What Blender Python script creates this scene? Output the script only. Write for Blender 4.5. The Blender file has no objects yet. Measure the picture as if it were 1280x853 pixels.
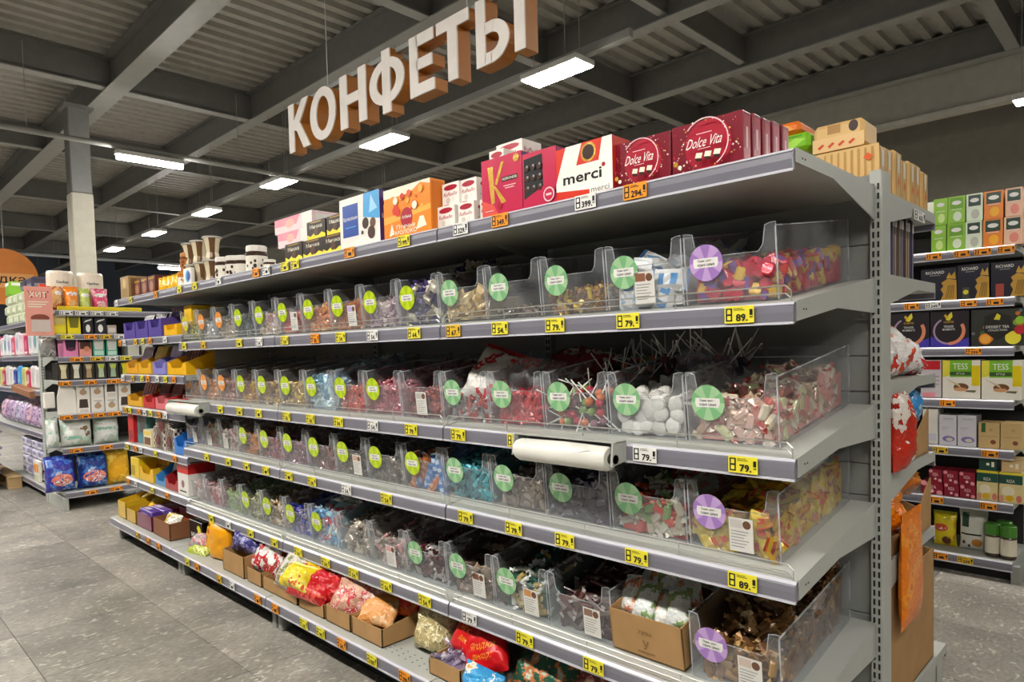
import bpy, bmesh, math, random
from mathutils import Matrix, Vector, Euler, noise

# ------------------------------------------------------------------ camera, world, exposure
scene = bpy.context.scene
col = scene.collection
FPX = 848.09
cam_data = bpy.data.cameras.new('camera')
cam_data.sensor_fit = 'HORIZONTAL'
cam_data.sensor_width = 36.0
cam_data.lens = FPX / 1280.0 * 36.0
cam_data.shift_y = 45.65 / 1280.0
cam_data.clip_end = 200
cam = bpy.data.objects.new('camera', cam_data)
col.objects.link(cam)
yaw, pitch, roll = math.radians(134.4721), math.radians(-2.4212), math.radians(-1.4667)
F = Vector((math.cos(yaw) * math.cos(pitch), math.sin(yaw) * math.cos(pitch), math.sin(pitch)))
Rv = F.cross(Vector((0, 0, 1))).normalized()
Uv = Rv.cross(F)
R2 = Rv * math.cos(roll) + Uv * math.sin(roll)
U2 = -Rv * math.sin(roll) + Uv * math.cos(roll)
M = Matrix.Identity(4)
for i in range(3):
    M[i][0], M[i][1], M[i][2] = R2[i], U2[i], -F[i]
    M[i][3] = (0.61605, -2.15720, 1.33446)[i]
cam.matrix_world = M
scene.camera = cam

world = bpy.data.worlds.new('world')
scene.world = world
world.use_nodes = True
world.node_tree.nodes['Background'].inputs[0].default_value = (0.92, 0.96, 1.0, 1)
world.node_tree.nodes['Background'].inputs[1].default_value = 0.05
LAMP = 112.0          # strength of every ceiling lamp
scene.view_settings.view_transform = 'Standard'
scene.view_settings.look = 'None'
scene.view_settings.gamma = 1.0
scene.view_settings.use_curve_mapping = False
scene.view_settings.exposure = 0.0
scene.cycles.transparent_max_bounces = 40
scene.cycles.max_bounces = 6
scene.cycles.diffuse_bounces = 2
scene.cycles.glossy_bounces = 3
scene.cycles.caustics_reflective = False
scene.cycles.caustics_refractive = False

# ------------------------------------------------------------------ helpers
def lin(h):
    if not isinstance(h, str):
        return tuple(h)
    h = h.lstrip('#')
    c = [int(h[i:i + 2], 16) / 255.0 for i in (0, 2, 4)]
    return tuple(x / 12.92 if x <= 0.04045 else ((x + 0.055) / 1.055) ** 2.4 for x in c)

MATS = {}
def new_mat(key):
    m = bpy.data.materials.new(key)
    m.use_nodes = True
    nt = m.node_tree
    return m, nt, nt.nodes['Principled BSDF']

def mat(c, rough=0.5, metal=0.0, kind='plain', var=0.06, spec=0.5):
    """plain procedural paint: base colour with a faint noise variation"""
    key = ('m', c, rough, metal, kind, var, spec)
    if key in MATS:
        return MATS[key]
    m, nt, b = new_mat('paint_%d' % len(MATS))
    col_ = lin(c)
    n = nt.nodes.new('ShaderNodeTexNoise'); n.inputs['Scale'].default_value = 9.0
    n.inputs['Detail'].default_value = 2.0
    tc = nt.nodes.new('ShaderNodeTexCoord')
    nt.links.new(tc.outputs['Object'], n.inputs['Vector'])
    r = nt.nodes.new('ShaderNodeMapRange')
    r.inputs[1].default_value = 0.3; r.inputs[2].default_value = 0.7
    r.inputs[3].default_value = 1 - var; r.inputs[4].default_value = 1 + var
    nt.links.new(n.outputs['Fac'], r.inputs[0])
    mx = nt.nodes.new('ShaderNodeVectorMath'); mx.operation = 'SCALE'
    mx.inputs[0].default_value = col_
    nt.links.new(r.outputs[0], mx.inputs['Scale'])
    nt.links.new(mx.outputs[0], b.inputs['Base Color'])
    b.inputs['Roughness'].default_value = rough
    b.inputs['Metallic'].default_value = metal
    b.inputs['Specular IOR Level'].default_value = spec
    if kind == 'foil':
        w = nt.nodes.new('ShaderNodeTexNoise'); w.inputs['Scale'].default_value = 90
        nt.links.new(tc.outputs['Object'], w.inputs['Vector'])
        bp = nt.nodes.new('ShaderNodeBump'); bp.inputs['Strength'].default_value = 0.35
        bp.inputs['Distance'].default_value = 0.004
        nt.links.new(w.outputs['Fac'], bp.inputs['Height'])
        nt.links.new(bp.outputs[0], b.inputs['Normal'])
    MATS[key] = m
    return m

def foil(c):
    return mat(c, 0.24, 0.18, 'foil', 0.15, 0.8)
def gloss(c):
    return mat(c, 0.28, 0.0, 'plain', 0.05)
def card(c):
    return mat(c, 0.55, 0.0, 'plain', 0.05, 0.35)
def steel(c):
    return mat(c, 0.42, 0.0, 'plain', 0.03, 0.5)
def emit(c, s):
    key = ('e', c, s)
    if key in MATS:
        return MATS[key]
    m, nt, b = new_mat('lamp_glow_%d' % len(MATS))
    b.inputs['Base Color'].default_value = (*lin(c), 1)
    b.inputs['Emission Color'].default_value = (*lin(c), 1)
    b.inputs['Emission Strength'].default_value = s
    MATS[key] = m
    return m

def bagmat(c1, c2, c3, scale=14.0, rough=0.22, clear=False):
    """printed plastic bag or wrapper: blotches of three printed colours and a crinkle relief"""
    key = ('b', c1, c2, c3, scale, rough)
    if key in MATS:
        return MATS[key]
    m, nt, b = new_mat('printed_film_%d' % len(MATS))
    tc = nt.nodes.new('ShaderNodeTexCoord')
    n = nt.nodes.new('ShaderNodeTexNoise'); n.inputs['Scale'].default_value = scale * 1.7
    n.inputs['Detail'].default_value = 4; n.inputs['Roughness'].default_value = 0.6
    nt.links.new(tc.outputs['Object'], n.inputs['Vector'])
    cr = nt.nodes.new('ShaderNodeValToRGB'); cr.color_ramp.interpolation = 'CONSTANT'
    e = cr.color_ramp.elements
    e[0].position = 0.0; e[0].color = (*lin(c1), 1)
    e[1].position = 0.53; e[1].color = (*lin(c2), 1)
    x = e.new(0.62); x.color = (*lin(c3), 1)
    x = e.new(0.70); x.color = (*lin(c1), 1)
    nt.links.new(n.outputs['Fac'], cr.inputs[0])
    nt.links.new(cr.outputs[0], b.inputs['Base Color'])
    w = nt.nodes.new('ShaderNodeTexNoise'); w.inputs['Scale'].default_value = 45
    w.inputs['Detail'].default_value = 2
    nt.links.new(tc.outputs['Object'], w.inputs['Vector'])
    bp = nt.nodes.new('ShaderNodeBump'); bp.inputs['Strength'].default_value = 0.8
    bp.inputs['Distance'].default_value = 0.012
    nt.links.new(w.outputs['Fac'], bp.inputs['Height'])
    nt.links.new(bp.outputs[0], b.inputs['Normal'])
    b.inputs['Roughness'].default_value = rough
    MATS[key] = m
    return m

def acrylic_material(tint, haze):
    m = bpy.data.materials.new('clear_acrylic')
    m.use_nodes = True
    nt = m.node_tree
    nt.nodes.clear()
    out = nt.nodes.new('ShaderNodeOutputMaterial')
    tr = nt.nodes.new('ShaderNodeBsdfTransparent'); tr.inputs[0].default_value = (*tint, 1)
    gl = nt.nodes.new('ShaderNodeBsdfGlossy'); gl.inputs['Roughness'].default_value = 0.08
    df = nt.nodes.new('ShaderNodeBsdfDiffuse'); df.inputs[0].default_value = (0.8, 0.82, 0.84, 1)
    lw = nt.nodes.new('ShaderNodeLayerWeight'); lw.inputs['Blend'].default_value = 0.5
    pw = nt.nodes.new('ShaderNodeMath'); pw.operation = 'POWER'; pw.inputs[1].default_value = 5.0
    nt.links.new(lw.outputs['Facing'], pw.inputs[0])
    fr = nt.nodes.new('ShaderNodeMath'); fr.operation = 'MULTIPLY_ADD'; fr.inputs[1].default_value = 0.5; fr.inputs[2].default_value = 0.03
    nt.links.new(pw.outputs[0], fr.inputs[0])
    nz = nt.nodes.new('ShaderNodeTexNoise'); nz.inputs['Scale'].default_value = 11
    tc = nt.nodes.new('ShaderNodeTexCoord'); nt.links.new(tc.outputs['Object'], nz.inputs['Vector'])
    mr = nt.nodes.new('ShaderNodeMapRange'); mr.inputs[1].default_value = 0.35; mr.inputs[2].default_value = 0.7
    mr.inputs[3].default_value = haze * 0.5; mr.inputs[4].default_value = haze * 1.6
    nt.links.new(nz.outputs['Fac'], mr.inputs[0])
    m1 = nt.nodes.new('ShaderNodeMixShader'); nt.links.new(mr.outputs[0], m1.inputs[0])
    nt.links.new(tr.outputs[0], m1.inputs[1]); nt.links.new(df.outputs[0], m1.inputs[2])
    m2 = nt.nodes.new('ShaderNodeMixShader'); nt.links.new(fr.outputs[0], m2.inputs[0])
    nt.links.new(m1.outputs[0], m2.inputs[1]); nt.links.new(gl.outputs[0], m2.inputs[2])
    nt.links.new(m2.outputs[0], out.inputs[0])
    return m
ACRYLIC = acrylic_material((0.97, 0.975, 0.98), 0.055)
ACRYLIC_EDGE = acrylic_material((0.86, 0.87, 0.88), 0.36)
CLEARBAG = acrylic_material((0.95, 0.96, 0.97), 0.10)

class MB:
    """collects geometry for one mesh"""
    def __init__(s):
        s.v = []; s.f = []; s.m = []; s.mats = []
    def mi(s, m):
        if m not in s.mats:
            s.mats.append(m)
        return s.mats.index(m)
    def add(s, vs, fs, m, mtx=None):
        o = len(s.v); k = s.mi(m)
        if mtx is not None:
            vs = [tuple(mtx @ Vector(q)) for q in vs]
        s.v += [tuple(q) for q in vs]
        for f in fs:
            s.f.append([o + i for i in f]); s.m.append(k)
        return s
    def box(s, x0, y0, z0, x1, y1, z1, m, mtx=None):
        vs = [(x0, y0, z0), (x1, y0, z0), (x1, y1, z0), (x0, y1, z0), (x0, y0, z1), (x1, y0, z1), (x1, y1, z1), (x0, y1, z1)]
        fs = [(3, 2, 1, 0), (4, 5, 6, 7), (0, 1, 5, 4), (1, 2, 6, 5), (2, 3, 7, 6), (3, 0, 4, 7)]
        return s.add(vs, fs, m, mtx)
    def cbox(s, x0, y0, z0, x1, y1, z1, m, b=0.002, mtx=None):
        """box with chamfered edges"""
        b = min(b, (x1 - x0) * .3, (y1 - y0) * .3, (z1 - z0) * .3)
        X = (x0, x1); Y = (y0, y1); Z = (z0, z1)
        vs = []; idx = {}
        for i in (0, 1):
            for j in (0, 1):
                for k in (0, 1):
                    dx = b if i == 0 else -b; dy = b if j == 0 else -b; dz = b if k == 0 else -b
                    idx[i, j, k, 'x'] = len(vs); vs.append((X[i], Y[j] + dy, Z[k] + dz))
                    idx[i, j, k, 'y'] = len(vs); vs.append((X[i] + dx, Y[j], Z[k] + dz))
                    idx[i, j, k, 'z'] = len(vs); vs.append((X[i] + dx, Y[j] + dy, Z[k]))
        fs = []
        g = lambda *a: idx[a]
        for i in (0, 1):
            fs.append([g(i, 0, 0, 'x'), g(i, 1, 0, 'x'), g(i, 1, 1, 'x'), g(i, 0, 1, 'x')][::1 if i else -1])
            fs.append([g(0, i, 0, 'y'), g(1, i, 0, 'y'), g(1, i, 1, 'y'), g(0, i, 1, 'y')][::-1 if i else 1])
            fs.append([g(0, 0, i, 'z'), g(1, 0, i, 'z'), g(1, 1, i, 'z'), g(0, 1, i, 'z')][::1 if i else -1])
            for j in (0, 1):
                fs.append([g(i, j, 0, 'x'), g(i, j, 1, 'x'), g(i, j, 1, 'y'), g(i, j, 0, 'y')])
                fs.append([g(i, 0, j, 'x'), g(i, 1, j, 'x'), g(i, 1, j, 'z'), g(i, 0, j, 'z')])
                fs.append([g(0, i, j, 'y'), g(1, i, j, 'y'), g(1, i, j, 'z'), g(0, i, j, 'z')])
                for k in (0, 1):
                    fs.append([g(i, j, k, 'x'), g(i, j, k, 'y'), g(i, j, k, 'z')])
        return s.add(vs, fs, m, mtx)
    def prism(s, poly, a0, a1, m, axis='x', mtx=None):
        n = len(poly)
        def P(p, a):
            return (a, p[0], p[1]) if axis == 'x' else (p[0], a, p[1]) if axis == 'y' else (p[0], p[1], a)
        vs = [P(p, a0) for p in poly] + [P(p, a1) for p in poly]
        fs = [tuple(range(n))[::-1], tuple(range(n, 2 * n))] + [(i, (i + 1) % n, n + (i + 1) % n, n + i) for i in range(n)]
        return s.add(vs, fs, m, mtx)
    def tube(s, p0, p1, r, m, n=8, r2=None, caps=True):
        p0 = Vector(p0); p1 = Vector(p1); d = (p1 - p0).normalized()
        a = d.orthogonal().normalized(); c = d.cross(a)
        r2 = r if r2 is None else r2
        vs = []
        for p, rr in ((p0, r), (p1, r2)):
            for i in range(n):
                t = 2 * math.pi * i / n
                vs.append(p + (a * math.cos(t) + c * math.sin(t)) * rr)
        fs = [(i, (i + 1) % n, n + (i + 1) % n, n + i) for i in range(n)]
        if caps:
            fs += [tuple(range(n))[::-1], tuple(range(n, 2 * n))]
        return s.add(vs, fs, m)
    def lathe(s, prof, m, n=16, mtx=None):
        vs = []; fs = []
        for r, z in prof:
            for i in range(n):
                t = 2 * math.pi * i / n
                vs.append((r * math.cos(t), r * math.sin(t), z))
        for k in range(len(prof) - 1):
            for i in range(n):
                j = (i + 1) % n
                fs.append((k * n + i, k * n + j, (k + 1) * n + j, (k + 1) * n + i))
        fs.append(tuple(range(n))[::-1]); fs.append(tuple(range((len(prof) - 1) * n, len(prof) * n)))
        return s.add(vs, fs, m, mtx)
    def mesh(s, name, smooth=False):
        me = bpy.data.meshes.new(name)
        me.from_pydata(s.v, [], s.f)
        for m in s.mats:
            me.materials.append(m)
        me.polygons.foreach_set('material_index', s.m)
        if smooth:
            me.polygons.foreach_set('use_smooth', [True] * len(s.f))
        me.update()
        return me
    def build(s, name, parent=None, loc=None, rot=None, smooth=False):
        return link(name, s.mesh(name, smooth), parent, loc, rot)

def link(name, me, parent=None, loc=None, rot=None):
    o = bpy.data.objects.new(name, me)
    col.objects.link(o)
    if parent is not None:
        o.parent = parent
    if loc is not None:
        o.location = loc
    if rot is not None:
        o.rotation_euler = rot
    return o

def tag(o, label, cat, group=None, kind=None):
    o['label'] = label
    if cat:
        o['category'] = cat
    if group:
        o['group'] = group
    if kind:
        o['kind'] = kind
    return o

def thing(name, label, cat, loc=(0, 0, 0), rotz=0.0, group=None, rot=None):
    o = link(name, None, None, loc, rot if rot else (0, 0, rotz))
    return tag(o, label, cat, group)

def struct(o, label=None):
    o['kind'] = 'structure'
    if label:
        o['label'] = label
    return o

# --- lettering: outlines of the built-in font as flat polygons
TEXTS = {}
def text_geo(s, bold=0.0):
    key = (s, bold)
    if key in TEXTS:
        return TEXTS[key]
    cu = bpy.data.curves.new('lettering', 'FONT')
    cu.body = s; cu.align_x = 'CENTER'; cu.align_y = 'CENTER'; cu.size = 1.0
    cu.resolution_u = 2; cu.offset = bold
    ob = bpy.data.objects.new('lettering', cu)
    col.objects.link(ob)
    dg = bpy.context.evaluated_depsgraph_get()
    ev = ob.evaluated_get(dg)
    me = ev.to_mesh()
    vs = [tuple(v.co) for v in me.vertices]
    fs = [tuple(p.vertices) for p in me.polygons]
    ev.to_mesh_clear()
    bpy.data.objects.remove(ob); bpy.data.curves.remove(cu)
    if vs:
        x0 = min(v[0] for v in vs); x1 = max(v[0] for v in vs); y0 = min(v[1] for v in vs); y1 = max(v[1] for v in vs)
    else:
        x0 = y0 = 0; x1 = y1 = 1
    vs = [(v[0] - (x0 + x1) / 2, v[1] - (y0 + y1) / 2) for v in vs]
    TEXTS[key] = (vs, fs, x1 - x0, y1 - y0)
    return TEXTS[key]

def decals(name, parent, O, U, V, prims, eps=0.0006):
    """flat print on a face: O origin, U and V spanning vectors, prims in 0..1 face coordinates"""
    O = Vector(O); U = Vector(U); V = Vector(V)
    N = U.cross(V).normalized()
    lu, lv = U.length, V.length
    mb = MB()
    for k, p in enumerate(prims):
        off = N * eps * (1 + 0.35 * k)
        P = lambda u, v: O + U * u + V * v + off
        t = p[0]
        if t == 'r':
            _, a, b, c, d, m = p
            mb.add([P(a, b), P(c, b), P(c, d), P(a, d)], [(0, 1, 2, 3)], m)
        elif t == 'e':
            _, cu, cv, ru, rv, m = p[:6]
            n = p[6] if len(p) > 6 else 20
            if rv is None:
                rv = ru * lu / lv
            mb.add([P(cu + ru * math.cos(2 * math.pi * i / n), cv + rv * math.sin(2 * math.pi * i / n)) for i in range(n)], [tuple(range(n))], m)
        elif t == 'p':
            mb.add([P(u, v) for u, v in p[1]], [tuple(range(len(p[1])))], p[2])
        elif t == 'ring':
            _, cu, cv, r0, r1, a0, a1, m = p[:8]
            n = 22
            vs = []
            for i in range(n + 1):
                a = math.radians(a0 + (a1 - a0) * i / n)
                for r in (r0, r1):
                    vs.append(P(cu + r * math.cos(a), cv + r * lu / lv * math.sin(a)))
            mb.add(vs, [(2 * i, 2 * i + 1, 2 * i + 3, 2 * i + 2) for i in range(n)], m)
        elif t == 't':
            _, s, cu, cv, h, m = p[:6]
            w = p[6] if len(p) > 6 else None          # width in face units
            bold = p[7] if len(p) > 7 else 0.01
            vs, fs, tw, th = text_geo(s, bold)
            sy = h / th
            sx = (w / tw) if w else sy * lv / lu
            sh = p[8] if len(p) > 8 else 0.0
            mb.add([P(cu + v[0] * sx + sh * v[1] * sy, cv + v[1] * sy) for v in vs], fs, m)
    return mb.build(name, parent)

def face_frame(x0, y0, z0, x1, y1, z1, face):
    if face == '-y':
        return (x0, y0, z0), (x1 - x0, 0, 0), (0, 0, z1 - z0)
    if face == '+x':
        return (x1, y0, z0), (0, y1 - y0, 0), (0, 0, z1 - z0)
    if face == '+z':
        return (x0, y0, z1), (x1 - x0, 0, 0), (0, y1 - y0, 0)
    if face == '-x':
        return (x0, y1, z0), (0, y0 - y1, 0), (0, 0, z1 - z0)

def carton(name, label, cat, x0, x1, y0, y1, z0, z1, body, prints=(), group=None, tilt=0.0, b=0.002):
    """a product box: chamfered body with lid seam, printed faces as parts"""
    cx, cy = (x0 + x1) / 2, (y0 + y1) / 2
    hx, hy, h = abs(x1 - x0) / 2, abs(y1 - y0) / 2, z1 - z0
    mb = MB().cbox(-hx, -hy, 0, hx, hy, h, body, b)
    o = mb.build(name, None, (cx, cy, z0), (tilt, 0, 0))
    tag(o, label, cat, group)
    for face, prims in prints:
        O, U, V = face_frame(-hx, -hy, 0, hx, hy, h, face)
        decals({'-y': 'front_print', '+x': 'side_print', '+z': 'top_print', '-x': 'side_print'}[face], o, O, U, V, prims)
    return o

def copy_tree(o, parent=None):
    c = o.copy()
    col.objects.link(c)
    c.parent = parent
    for ch in list(o.children):
        copy_tree(ch, c)
    return c

# --- soft bag (pillow pack) mesh: local x width, z height, y thickness, standing on z=0
def bag_mesh(name, w, h, t, m, seed=0, nx=15, nz=15, wrinkle=1.0, crimp=None):
    mb = MB()
    rnd = random.Random(seed)
    ox = rnd.random() * 50
    front = []; back = []
    for j in range(nz + 1):
        v = j / nz
        for i in range(nx + 1):
            u = i / nx
            e = max(0.0, (1 - abs(2 * u - 1) ** 2.6)) ** 0.55 * max(0.0, (1 - abs(2 * v - 1) ** 3.0)) ** 0.6
            sag = 1.0 + 0.25 * (0.5 - v)
            n1 = noise.noise(Vector((u * 3 + ox, v * 3, seed * .37)))
            n2 = noise.noise(Vector((u * 8 + ox, v * 8, 5 + seed * .37)))
            n3 = noise.noise(Vector((u * 5, v * 5 + ox, 9)))
            pinch = 1 - 0.10 * (1 - abs(2 * v - 1) ** 2) * abs(2 * u - 1)
            x = (u - .5) * w * (1 + 0.05 * n1 * wrinkle) * (pinch if abs(2 * u - 1) > .9 else 1)
            z = v * h + 0.03 * h * n3 * wrinkle * (1 if 0 < j < nz else 0.8)
            n4 = noise.noise(Vector((u * 4.5 + v * 2 + ox, v * 5 - u * 2, 3 + seed)))
            th = t * .5 * e * sag * (1 + wrinkle * (0.30 * n1 + 0.16 * n2 + 0.30 * (0.35 - abs(n4) * 1.6)))
            front.append((x, -th, z)); back.append((x, th, z))
    N = nx + 1
    fs = [(j * N + i, j * N + i + 1, (j + 1) * N + i + 1, (j + 1) * N + i) for j in range(nz) for i in range(nx)]
    mb.add(front, fs, m)
    mb.add(back, [f[::-1] for f in fs], m)
    if crimp:
        ch = h * .07
        for base, sg in ((h, 1), (0, -1)):
            vs = []
            k = nx * 2
            for i in range(k + 1):
                u = i / k
                yy = 0.002 * (1 if i % 2 else -1)
                vs.append(((u - .5) * w * .97, yy, base - sg * ch * .15)); vs.append(((u - .5) * w, yy * 1.5, base + sg * ch))
            f2 = [(2 * i, 2 * i + 2, 2 * i + 3, 2 * i + 1) for i in range(k)]
            if sg > 0:
                mb.add(vs, f2, crimp)
    return mb.mesh(name, True)

def conform(o, bag_me, off=0.0012):
    """lay a flat print onto the bulging front of its bag"""
    from mathutils.bvhtree import BVHTree
    tree = BVHTree.FromPolygons([v.co[:] for v in bag_me.vertices], [p.vertices[:] for p in bag_me.polygons])
    bm = bmesh.new(); bm.from_mesh(o.data)
    bmesh.ops.triangulate(bm, faces=bm.faces[:])
    for _ in range(3):
        long_e = [e for e in bm.edges if e.calc_length() > .022]
        if not long_e:
            break
        bmesh.ops.subdivide_edges(bm, edges=long_e, cuts=1, use_grid_fill=False)
        bmesh.ops.triangulate(bm, faces=bm.faces[:])
    y0 = min(v.co.y for v in bm.verts)
    for v in bm.verts:
        hit = tree.ray_cast(Vector((v.co.x, -1.0, v.co.z)), Vector((0, 1, 0)))
        if hit[0] is not None:
            v.co.y = hit[0].y - off - (y0 - v.co.y) * -.6
    bm.to_mesh(o.data); bm.free()

def bag(name, label, cat, loc, w, h, t, m, rot=(0, 0, 0), seed=0, group=None, crimp=None, prints=None, wrinkle=1.0):
    o = link(name, bag_mesh(name, w, h, t, m, seed, crimp=crimp, wrinkle=wrinkle), None, loc, rot)
    tag(o, label, cat, group)
    if prints:
        conform(decals('label_print', o, (-w / 2, -t * .56, 0), (w, 0, 0), (0, 0, h), prints), o.data)
    return o

ORDW = ['first', 'second', 'third', 'fourth', 'fifth', 'sixth', 'seventh', 'eighth', 'ninth', 'tenth', 'eleventh', 'twelfth']
# common colours
GREY = steel('#b3b5ae')
GREYD = steel('#8f918c')
PANEL = steel('#8e908c')
RAIL = mat('#77757f', 0.3, 0.0, 'plain', 0.03, 0.6)
RAILLT = mat('#c9c8d0', 0.25, 0.0, 'plain', 0.03, 0.6)
DARK = mat('#161616', 0.6)
BLACK = card('#141414')
WHITE = card('#eceae4')
YEL = card('#ebdd38'); YELD = card('#e6b92a')
ORA = card('#f79a1c')
KRAFT = mat('#b08a5c', 0.75, 0.0, 'plain', 0.08, 0.2)
KRAFTD = mat('#8d6c46', 0.75, 0.0, 'plain', 0.08, 0.2)
WIRE = mat('#c8c6bf', 0.3, 0.7)

# ------------------------------------------------------------------ floor
def floor_material():
    m, nt, b = new_mat('stone_tile')
    L = nt.links.new
    tc = nt.nodes.new('ShaderNodeTexCoord')
    geo = nt.nodes.new('ShaderNodeNewGeometry')
    oi = nt.nodes.new('ShaderNodeObjectInfo')
    # slow clouds
    n0 = nt.nodes.new('ShaderNodeTexNoise'); n0.inputs['Scale'].default_value = 3.0; n0.inputs['Detail'].default_value = 6
    L(geo.outputs['Position'], n0.inputs['Vector'])
    r0 = nt.nodes.new('ShaderNodeValToRGB')
    r0.color_ramp.elements[0].position = 0.3; r0.color_ramp.elements[0].color = (*lin('#837f76'), 1)
    r0.color_ramp.elements[1].position = 0.72; r0.color_ramp.elements[1].color = (*lin('#b3aca1'), 1)
    L(n0.outputs['Fac'], r0.inputs[0])
    # short pale chips
    mp = nt.nodes.new('ShaderNodeMapping'); mp.inputs['Scale'].default_value = (26, 13, 1); mp.inputs['Rotation'].default_value = (0, 0, 0.5)
    L(geo.outputs['Position'], mp.inputs['Vector'])
    n1 = nt.nodes.new('ShaderNodeTexNoise'); n1.inputs['Scale'].default_value = 1.15; n1.inputs['Detail'].default_value = 5; n1.inputs['Distortion'].default_value = 1.2
    n1.inputs['Roughness'].default_value = 0.62
    L(mp.outputs[0], n1.inputs['Vector'])
    r1 = nt.nodes.new('ShaderNodeValToRGB')
    r1.color_ramp.elements[0].position = 0.585; r1.color_ramp.elements[0].color = (0, 0, 0, 1)
    r1.color_ramp.elements[1].position = 0.63; r1.color_ramp.elements[1].color = (1, 1, 1, 1)
    L(n1.outputs['Fac'], r1.inputs[0])
    mx = nt.nodes.new('ShaderNodeMix'); mx.data_type = 'RGBA'
    mx.inputs[7].default_value = (*lin('#e2ddd0'), 1)
    sc1 = nt.nodes.new('ShaderNodeMath'); sc1.operation = 'MULTIPLY'; sc1.inputs[1].default_value = 0.75
    L(r1.outputs[0], sc1.inputs[0]); L(sc1.outputs[0], mx.inputs[0]); L(r0.outputs[0], mx.inputs[6])
    # dark fine grain
    n2 = nt.nodes.new('ShaderNodeTexNoise'); n2.inputs['Scale'].default_value = 2.6; n2.inputs['Detail'].default_value = 6
    L(mp.outputs[0], n2.inputs['Vector'])
    r2 = nt.nodes.new('ShaderNodeMapRange'); r2.inputs[1].default_value = 0.25; r2.inputs[2].default_value = 0.6; r2.inputs[3].default_value = 0.62; r2.inputs[4].default_value = 1.06
    L(n2.outputs['Fac'], r2.inputs[0])
    # tile to tile tone
    r3 = nt.nodes.new('ShaderNodeMapRange'); r3.inputs[3].default_value = 0.66; r3.inputs[4].default_value = 1.0
    L(oi.outputs['Random'], r3.inputs[0])
    mu = nt.nodes.new('ShaderNodeMath'); mu.operation = 'MULTIPLY'
    L(r2.outputs[0], mu.inputs[0]); L(r3.outputs[0], mu.inputs[1])
    vm = nt.nodes.new('ShaderNodeVectorMath'); vm.operation = 'SCALE'
    L(mx.outputs[2], vm.inputs[0]); L(mu.outputs[0], vm.inputs['Scale'])
    L(vm.outputs[0], b.inputs['Base Color'])
    b.inputs['Roughness'].default_value = 0.42
    bp = nt.nodes.new('ShaderNodeBump'); bp.inputs['Strength'].default_value = 0.15; bp.inputs['Distance'].default_value = 0.003
    L(n1.outputs['Fac'], bp.inputs['Height']); L(bp.outputs[0], b.inputs['Normal'])
    return m
FLOORM = floor_material()
mb = MB()
mb.box(-27, -7, -0.10, 7, 9.2, -0.004, mat('#4d4b47', 0.7))
floor = struct(mb.build('floor'), 'grey stone-look tiled shop floor')
T = 0.61
tile_mesh = MB().cbox(0.0015, 0.0015, -0.004, T - 0.0015, T - 0.0015, 0.0, FLOORM, 0.0012).mesh('tile')
nt_ = 0
for i in range(-13, 9):
    for j in range(-3, 7):
        x, y = -2.17 + i * T, -0.95 + j * T
        if x < -9.8 or x > 2.3:
            continue
        if -5.0 < x and x + T < -0.3 and y > -0.6 and y + T < 0.62:
            continue                                   # wholly under the candy gondola
        link('tile', tile_mesh, floor, (x, y, 0)); nt_ += 1
far_tiles = MB()
for i in range(-42, 16):
    for j in range(-10, 17):
        x, y = -2.17 + i * T, -0.95 + j * T
        inside = (-13 <= i < 9 and -3 <= j < 7 and not (x < -9.8 or x > 2.3))
        if not inside:
            far_tiles.box(x + .0012, y + .0012, -.004, x + T - .0012, y + T - .0012, 0, FLOORM)
o = far_tiles.build('far_tiles', floor); o['kind'] = 'stuff'

# ------------------------------------------------------------------ ceiling: trapezoid deck, beams
DECKM = mat('#aeaba1', 0.55, 0.0, 'plain', 0.08)
BEAMM = mat('#7b7975', 0.5, 0.0, 'plain', 0.06)
BEAML = mat('#a8a7a1', 0.45, 0.0, 'plain', 0.05)
mb = MB()
pr_ = []
x = -27.0
while x < 7:
    pr_ += [(x, 4.88), (x + 0.085, 4.88), (x + 0.105, 4.93), (x + 0.185, 4.93)]
    x += 0.205
n = len(pr_)
mb.add([(a, -7, z) for a, z in pr_] + [(a, 7.5, z) for a, z in pr_], [(i, i + 1, n + i + 1, n + i) for i in range(n - 1)], DECKM)
mb.box(-27, -7, 4.96, 7, 9.2, 5.05, DECKM)
ceiling = struct(mb.build('ceiling'), 'dark grey corrugated metal roof deck over the shop')
def ibeam_x(y, x0, x1, zb, h=0.30, w=0.13):
    mb = MB()
    mb.box(x0, y - w / 2, zb, x1, y + w / 2, zb + 0.014, BEAML)
    mb.box(x0, y - 0.02, zb + 0.014, x1, y + 0.02, zb + h - 0.014, BEAMM)
    mb.box(x0, y - w / 2, zb + h - 0.014, x1, y + w / 2, zb + h, BEAMM)
    return mb.build('roof_beam', ceiling)
def ibeam_y(x, y0, y1, zb, h=0.34, w=0.13):
    mb = MB()
    mb.box(x - w / 2, y0, zb, x + w / 2, y1, zb + 0.014, BEAML)
    mb.box(x - 0.03, y0, zb + 0.014, x + 0.03, y1, zb + h, BEAMM)
    return mb.build('roof_beam', ceiling)
for y in (-4.65, -2.95, -1.25, 0.42, 2.12, 3.8, 5.5, 7.3):
    ibeam_x(y, -27, 7, 4.49 if abs(y - .42) > .1 else 4.46, 0.38, 0.16 if abs(y - .42) > .1 else 0.22)
for x in (-23.0, -19.1, -15.3, -11.6, -8.4, -4.55, -0.72, 3.1):
    ibeam_y(x, -7, 7.3, 4.50)
ibeam_y(-3.0, 2.2, 5.45, 4.54, 0.30, 0.09)

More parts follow.
